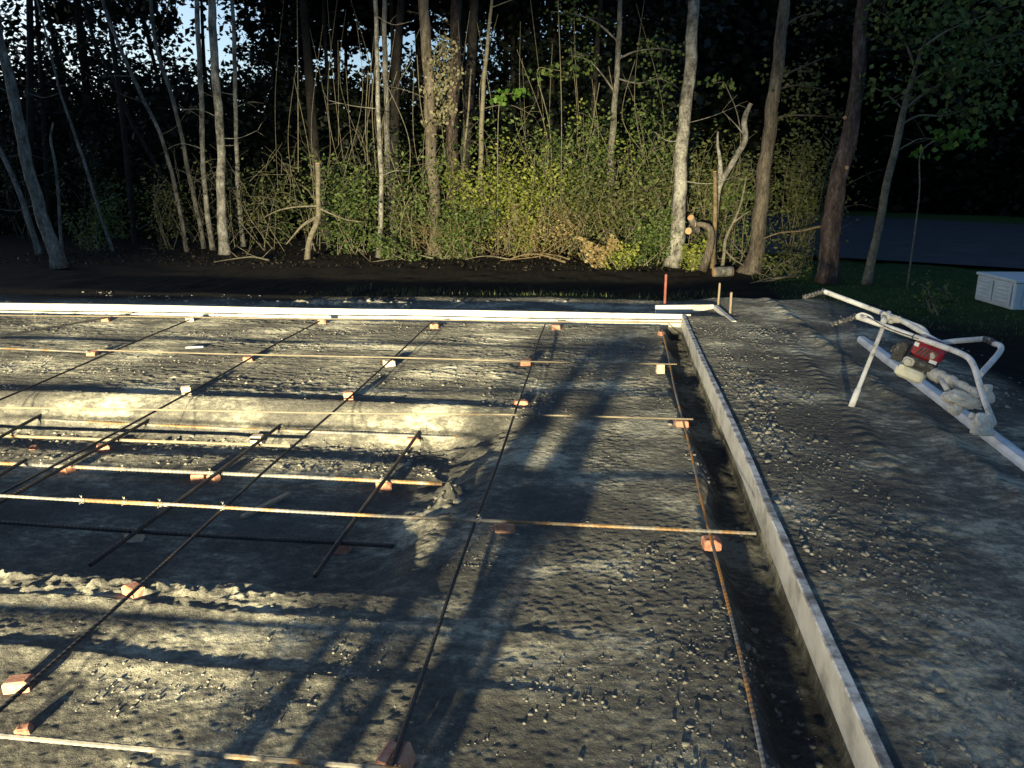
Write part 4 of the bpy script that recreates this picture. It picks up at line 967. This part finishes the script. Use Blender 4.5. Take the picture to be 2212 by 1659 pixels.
# twig tangle, brush and fallen branches
def tangle(n, boxes, seed, r=.005, lmin=.4, lmax=1.6):
    rr = random.Random(seed); m = MB()
    for i in range(n):
        (x0, x1, y0, y1, Y0, Y1) = rr.choice(boxes); Yq = rr.uniform(Y0, Y1); a = Vector(at(rr.uniform(x0, x1), rr.uniform(y0, y1), Yq))
        a.z = max(a.z, GZ); L_ = rr.uniform(lmin, lmax); an = rr.gauss(PI/2, .75); dv = Vector((math.cos(an)*L_, rr.uniform(-.3, .3)*L_, abs(math.sin(an))*L_))
        bend = Vector((rr.uniform(-.25, .25)*L_, 0, rr.uniform(-.1, .25)*L_)); P_ = smooth_path([a, a+dv*.5+bend*.6, a+dv+bend*.2+Vector((0, 0, -.15*L_))], 4)
        q = r*rr.uniform(.6, 1.6); m.tube(P_, [q*(1-.6*i_/(len(P_)-1)) for i_ in range(len(P_))], 4, caps=False)
    return m
tag(tangle(460, [(540, 820, 330, 550, 19.5, 22), (830, 1460, 330, 555, 19, 22), (830, 1460, 420, 555, 18.8, 21), (1480, 1760, 380, 560, 18.5, 20.5), (330, 540, 380, 550, 20.5, 23)], 3).build('twig_tangle', M['twig']),
    'tangle of bare thin twigs woven through the lit thicket', 'twigs', kind='stuff')
tag(tangle(260, [(1060, 1330, 450, 560, 18.8, 20.2), (900, 1100, 500, 558, 18.8, 20)], 4, .0045, .3, .9).build('dry_brush', M['strawtwig']),
    'tan dry brush hanging low at the foot of the lit thicket', 'brush', kind='stuff')
# vines hanging from the canopy
vm = MB(); rr = random.Random(8)
for i in range(46):
    px = rr.uniform(560, 1420); Yq = rr.uniform(20, 23.5); p0 = Vector(at(px, rr.uniform(-40, 200), Yq)); p1 = Vector(at(px+rr.uniform(-60, 60), rr.uniform(300, 500), Yq+rr.uniform(-.5, .5)))
    md = p0.lerp(p1, .5)+Vector((rr.uniform(-.5, .5), 0, rr.uniform(-.3, .1))); vm.tube(smooth_path([p0, md, p1], 8), .008*rr.uniform(.6, 1.6), 4, caps=False)
tag(vm.build('hanging_vines', M['twig']), 'thin bare vines hanging among the trunks in the middle', 'vines', kind='stuff')
def fallen(pts, w, label, mat='twig', group=None, seed=0, tw=5):
    rr = random.Random(seed); P_ = []
    for (px, py, dz) in pts:
        q = g(px, py, GZ); zz = gz(q[0], q[1]); q = g(px, py, zz+dz); P_.append(Vector(q))
    m = MB(); S_ = smooth_path(P_, 6); m.tube(S_, [w*(1-.65*i/(len(S_)-1)) for i in range(len(S_))], 7, jit=.2, seed=seed)
    for k_ in range(tw):
        q = S_[rr.randrange(3, len(S_))]; dv = Vector((rr.uniform(-.5, .5), rr.uniform(-.4, .1), rr.uniform(.05, .35)))
        m.tube([q, q+dv*.5, q+dv], [w*.4, w*.3, w*.15], 5)
    tag(m.build('fallen_branch', M[mat]), label, 'branch', group)
fallen([(1220, 566, .12), (1175, 552, .22), (1140, 549, .25), (1100, 560, .12)], .03, 'bent tan branch on the brush pile below the brightest shrub', 'strawtwig', seed=1)
fallen([(1230, 560, .18), (1190, 550, .22), (1150, 556, .15), (1080, 563, .05)], .022, 'second thinner tan branch on the brush pile', 'strawtwig', seed=2)
fallen([(935, 558, .05), (880, 548, .1), (840, 560, .05), (800, 566, .03)], .025, 'pale branch lying left of the foot of the vine clad trunk', 'twig', seed=3)
fallen([(580, 562, .03), (545, 555, .08), (500, 560, .06), (462, 566, .03)], .025, 'bare branch on the ground right of the palest trunk', 'twig', seed=4)
fallen([(1100, 560, .05), (1050, 553, .1), (1005, 560, .04)], .02, 'short forked branch right of the foot of the vine clad trunk', 'twig', seed=5)
fallen([(1720, 596, .05), (1690, 600, .1), (1655, 606, .06), (1620, 612, .03)], .02, 'spiky dead branch on the ground left of the reddish pine', 'twig', seed=6, tw=12)
# sawn limbs and log near the brownish trunk
def log(a, b, r, label, mat='barkgrey', ends=(1, 1)):
    a = Vector(a); b = Vector(b); root = thing('log', label, 'log', tuple(a)); m = MB(); n_ = 7
    m.tube([a.lerp(b, i/n_) for i in range(n_+1)], r, 12, jit=.12, seed=int(r*1e4)); m.build('stem', M[mat], root); dd = (b-a).normalized()
    m = MB()
    if ends[0]: m.tube([a-dd*.008, a+dd*.002], [r*.92, r*.95], 12, smooth=False)
    if ends[1]: m.tube([b-dd*.002, b+dd*.008], [r*.95, r*.92], 12, smooth=False)
    m.build('cut_end', M['cut'], root)
YL = 17.3
log(at(1541, 588, 16.9), at(1582, 586, 16.95), .11, 'short sawn log lying at the edge of the dark bank behind the stakes')
log(at(1487, 499, YL-.1), at(1500, 496, YL+.25), .075, 'lower one of the two sawn limb ends sticking out right of the stout pale trunk', ends=(1, 0))
log(at(1492, 470, YL-.1), at(1507, 500, YL+.2), .075, 'upper one of the two sawn limb ends sticking out right of the stout pale trunk', ends=(1, 0))
sp_ = tree('mossy crooked stump with a sawn arm bending over at its top', [(1519, 585), (1532, 555), (1538, 525), (1538, 500), (1530, 486), (1512, 484), (1502, 485)], [17, 15, 14, 14, 13, 11, 10], BB, Y=17.2, crown=None, cut=1, cat='stump', name='tree_stump', seed=55)
tree('thin crooked branchy stem rising between the mossy stump and the brownish trunk', [(1560, 585), (1568, 545), (1560, 520), (1580, 490), (1600, 450), (1612, 380)], [7, 7, 7, 6, 5, 3], M['twig'], Y=17.5, crown=None, cat='sapling', name='sapling', seed=56,
     limbs=[dict(p=[(1585, 480), (1610, 462), (1622, 455)], w=5, leaf=0), dict(p=[(1565, 540), (1585, 560), (1610, 575)], w=6, leaf=0)])

# grass tufts and leaf litter on the dark strip
rg = np.random.default_rng(71)
def blades(n, xf, yf, hmin, hmax, seed):
    rg = np.random.default_rng(seed); x_ = xf(rg, n); y_ = yf(rg, n, x_); z_ = ground_h(x_, y_); h_ = rg.uniform(hmin, hmax, n); a = rg.uniform(0, 2*PI, n); w = .004+.003*rg.uniform(size=n)
    dx, dy = np.cos(a), np.sin(a); b = np.stack([x_, y_, z_-.01], 1); wv = np.stack([-dy*w, dx*w, 0*w], 1); ln = rg.uniform(.1, .7, n)*h_
    md = b+np.stack([dx*ln*.35, dy*ln*.35, h_*.6], 1); tp = b+np.stack([dx*ln, dy*ln, h_], 1)
    V_ = np.stack([b-wv, b+wv, md+wv*.8, md-wv*.8, tp+wv*.15, tp-wv*.15], 1).reshape(-1, 3); i = 6*np.arange(n)[:, None]
    return V_, np.concatenate([i+np.array([[0, 1, 2, 3]]), i+np.array([[3, 2, 4, 5]])], 0)
tc = np.stack([rg.uniform(-5, 2.2, 60), rg.uniform(11.6, 15.5, 60)], 1)
Va, Qa = blades(3200, lambda r_, n: tc[r_.integers(0, 60, n), 0]+.14*r_.normal(size=n), lambda r_, n, x_: r_.uniform(11.6, 14.0, n), .03, .12, 72)
tag(link('grass_tufts', npmesh('grass_tufts', Va, Qa), M['grass']), 'thin grass and weeds on the dark strip behind the far form', 'grass', kind='stuff')
Va, Qa = blades(9000, lambda r_, n: r_.uniform(3.0, 12, n), lambda r_, n, x_: r_.uniform(10.5, 20.2-.55*np.clip(x_-4, 0, 20), n), .02, .055, 73)
tag(link('lawn_grass', npmesh('lawn_grass', Va, Qa), M['leafgrn']), 'short dark green grass of the lawn beside the road', 'grass', kind='stuff')
x_ = rg.uniform(-16, 3.5, 3000); y_ = rg.uniform(17.2, 22, 3000); C = np.stack([x_, y_, ground_h(x_, y_)+.012], 1)
tag(link('leaf_litter', leaf_mesh('leaf_litter', C, rg.uniform(.03, .09, 3000), rg, .7), M['litter']), 'brown leaf litter covering the ground under the trees', 'leaf litter', kind='stuff')

# ------------------------------------------------------------------ pallet made up beside the camera, unseen, to throw the streaked shadow
m = MB(); rr = random.Random(12); xs = -1.36
while xs < -.56:
    w_ = rr.uniform(.18, .23); m.box((xs+w_/2, .42, .35), (w_, .018, .74), rotz(rr.uniform(-.02, .02)), .002); xs += w_+rr.uniform(.07, .10)
for z_ in (.10, .36, .64): m.box((-.93, .442, z_), (.88, .024, .09), None, .002)
tag(m.build('gobo', M['rawwood']), 'added unseen slatted wooden pallet stood on edge beside the camera position', 'gobo')

# ------------------------------------------------------------------ light
SUN_EL, SUN_ROT = math.radians(12.0), math.radians(-70)
w = bpy.data.worlds.new('World'); sc.world = w; w.use_nodes = True; nt = w.node_tree
for n_ in list(nt.nodes): nt.nodes.remove(n_)
wo = nt.nodes.new('ShaderNodeOutputWorld'); bg = nt.nodes.new('ShaderNodeBackground'); sk = nt.nodes.new('ShaderNodeTexSky')
sk.sky_type = 'NISHITA'; sk.sun_disc = False; sk.sun_elevation = SUN_EL; sk.sun_rotation = SUN_ROT; sk.air_density = 1.0; sk.dust_density = 1.6; sk.ozone_density = 3.6
nt.links.new(sk.outputs[0], bg.inputs[0]); nt.links.new(bg.outputs[0], wo.inputs[0]); bg.inputs[1].default_value = .15
# headlamps of a vehicle parked on the pad behind the camera: low, warm, grazing light with two lamps 1.4 m apart
def headlamp(x, y, z, tx, ty, tz, watts, cone, blend, col, sx=1.0):
    l = bpy.data.lights.new('headlamp', 'SPOT'); l.energy = watts; l.color = col; l.spot_size = math.radians(cone); l.spot_blend = blend; l.shadow_soft_size = .17
    o = bpy.data.objects.new('headlamp', l); COL.objects.link(o); o.location = (x, y, z)
    o.rotation_euler = (Vector((tx, ty, tz))-Vector((x, y, z))).to_track_quat('-Z', 'Y').to_euler(); o.scale = (sx, 1, 1)
    return o
WARM = (1.0, .87, .54); COOL = (1.0, .93, .80)
for lx in (-4.0, -2.6):
    headlamp(lx, -15.5, 2.05, lx-.25, 14.5, .75, 55000, 19, .78, WARM, 1.60)
    headlamp(lx, -15.5, 2.05, lx+.3, 14.5, 3.2, 2000, 30, 1.0, COOL, 1.0)

# ------------------------------------------------------------------ camera
cam = bpy.data.cameras.new('camera'); cam.sensor_width = 36; cam.lens = F/2212*36; cam.clip_end = 800; cam.clip_start = .05
co = bpy.data.objects.new('camera', cam); COL.objects.link(co); co.location = (0, 0, H); co.rotation_euler = (PI/2-PIT, 0, YAW); sc.camera = co
sc.view_settings.view_transform = 'Standard'; sc.view_settings.look = 'None'; sc.view_settings.exposure = .40; sc.view_settings.gamma = 1
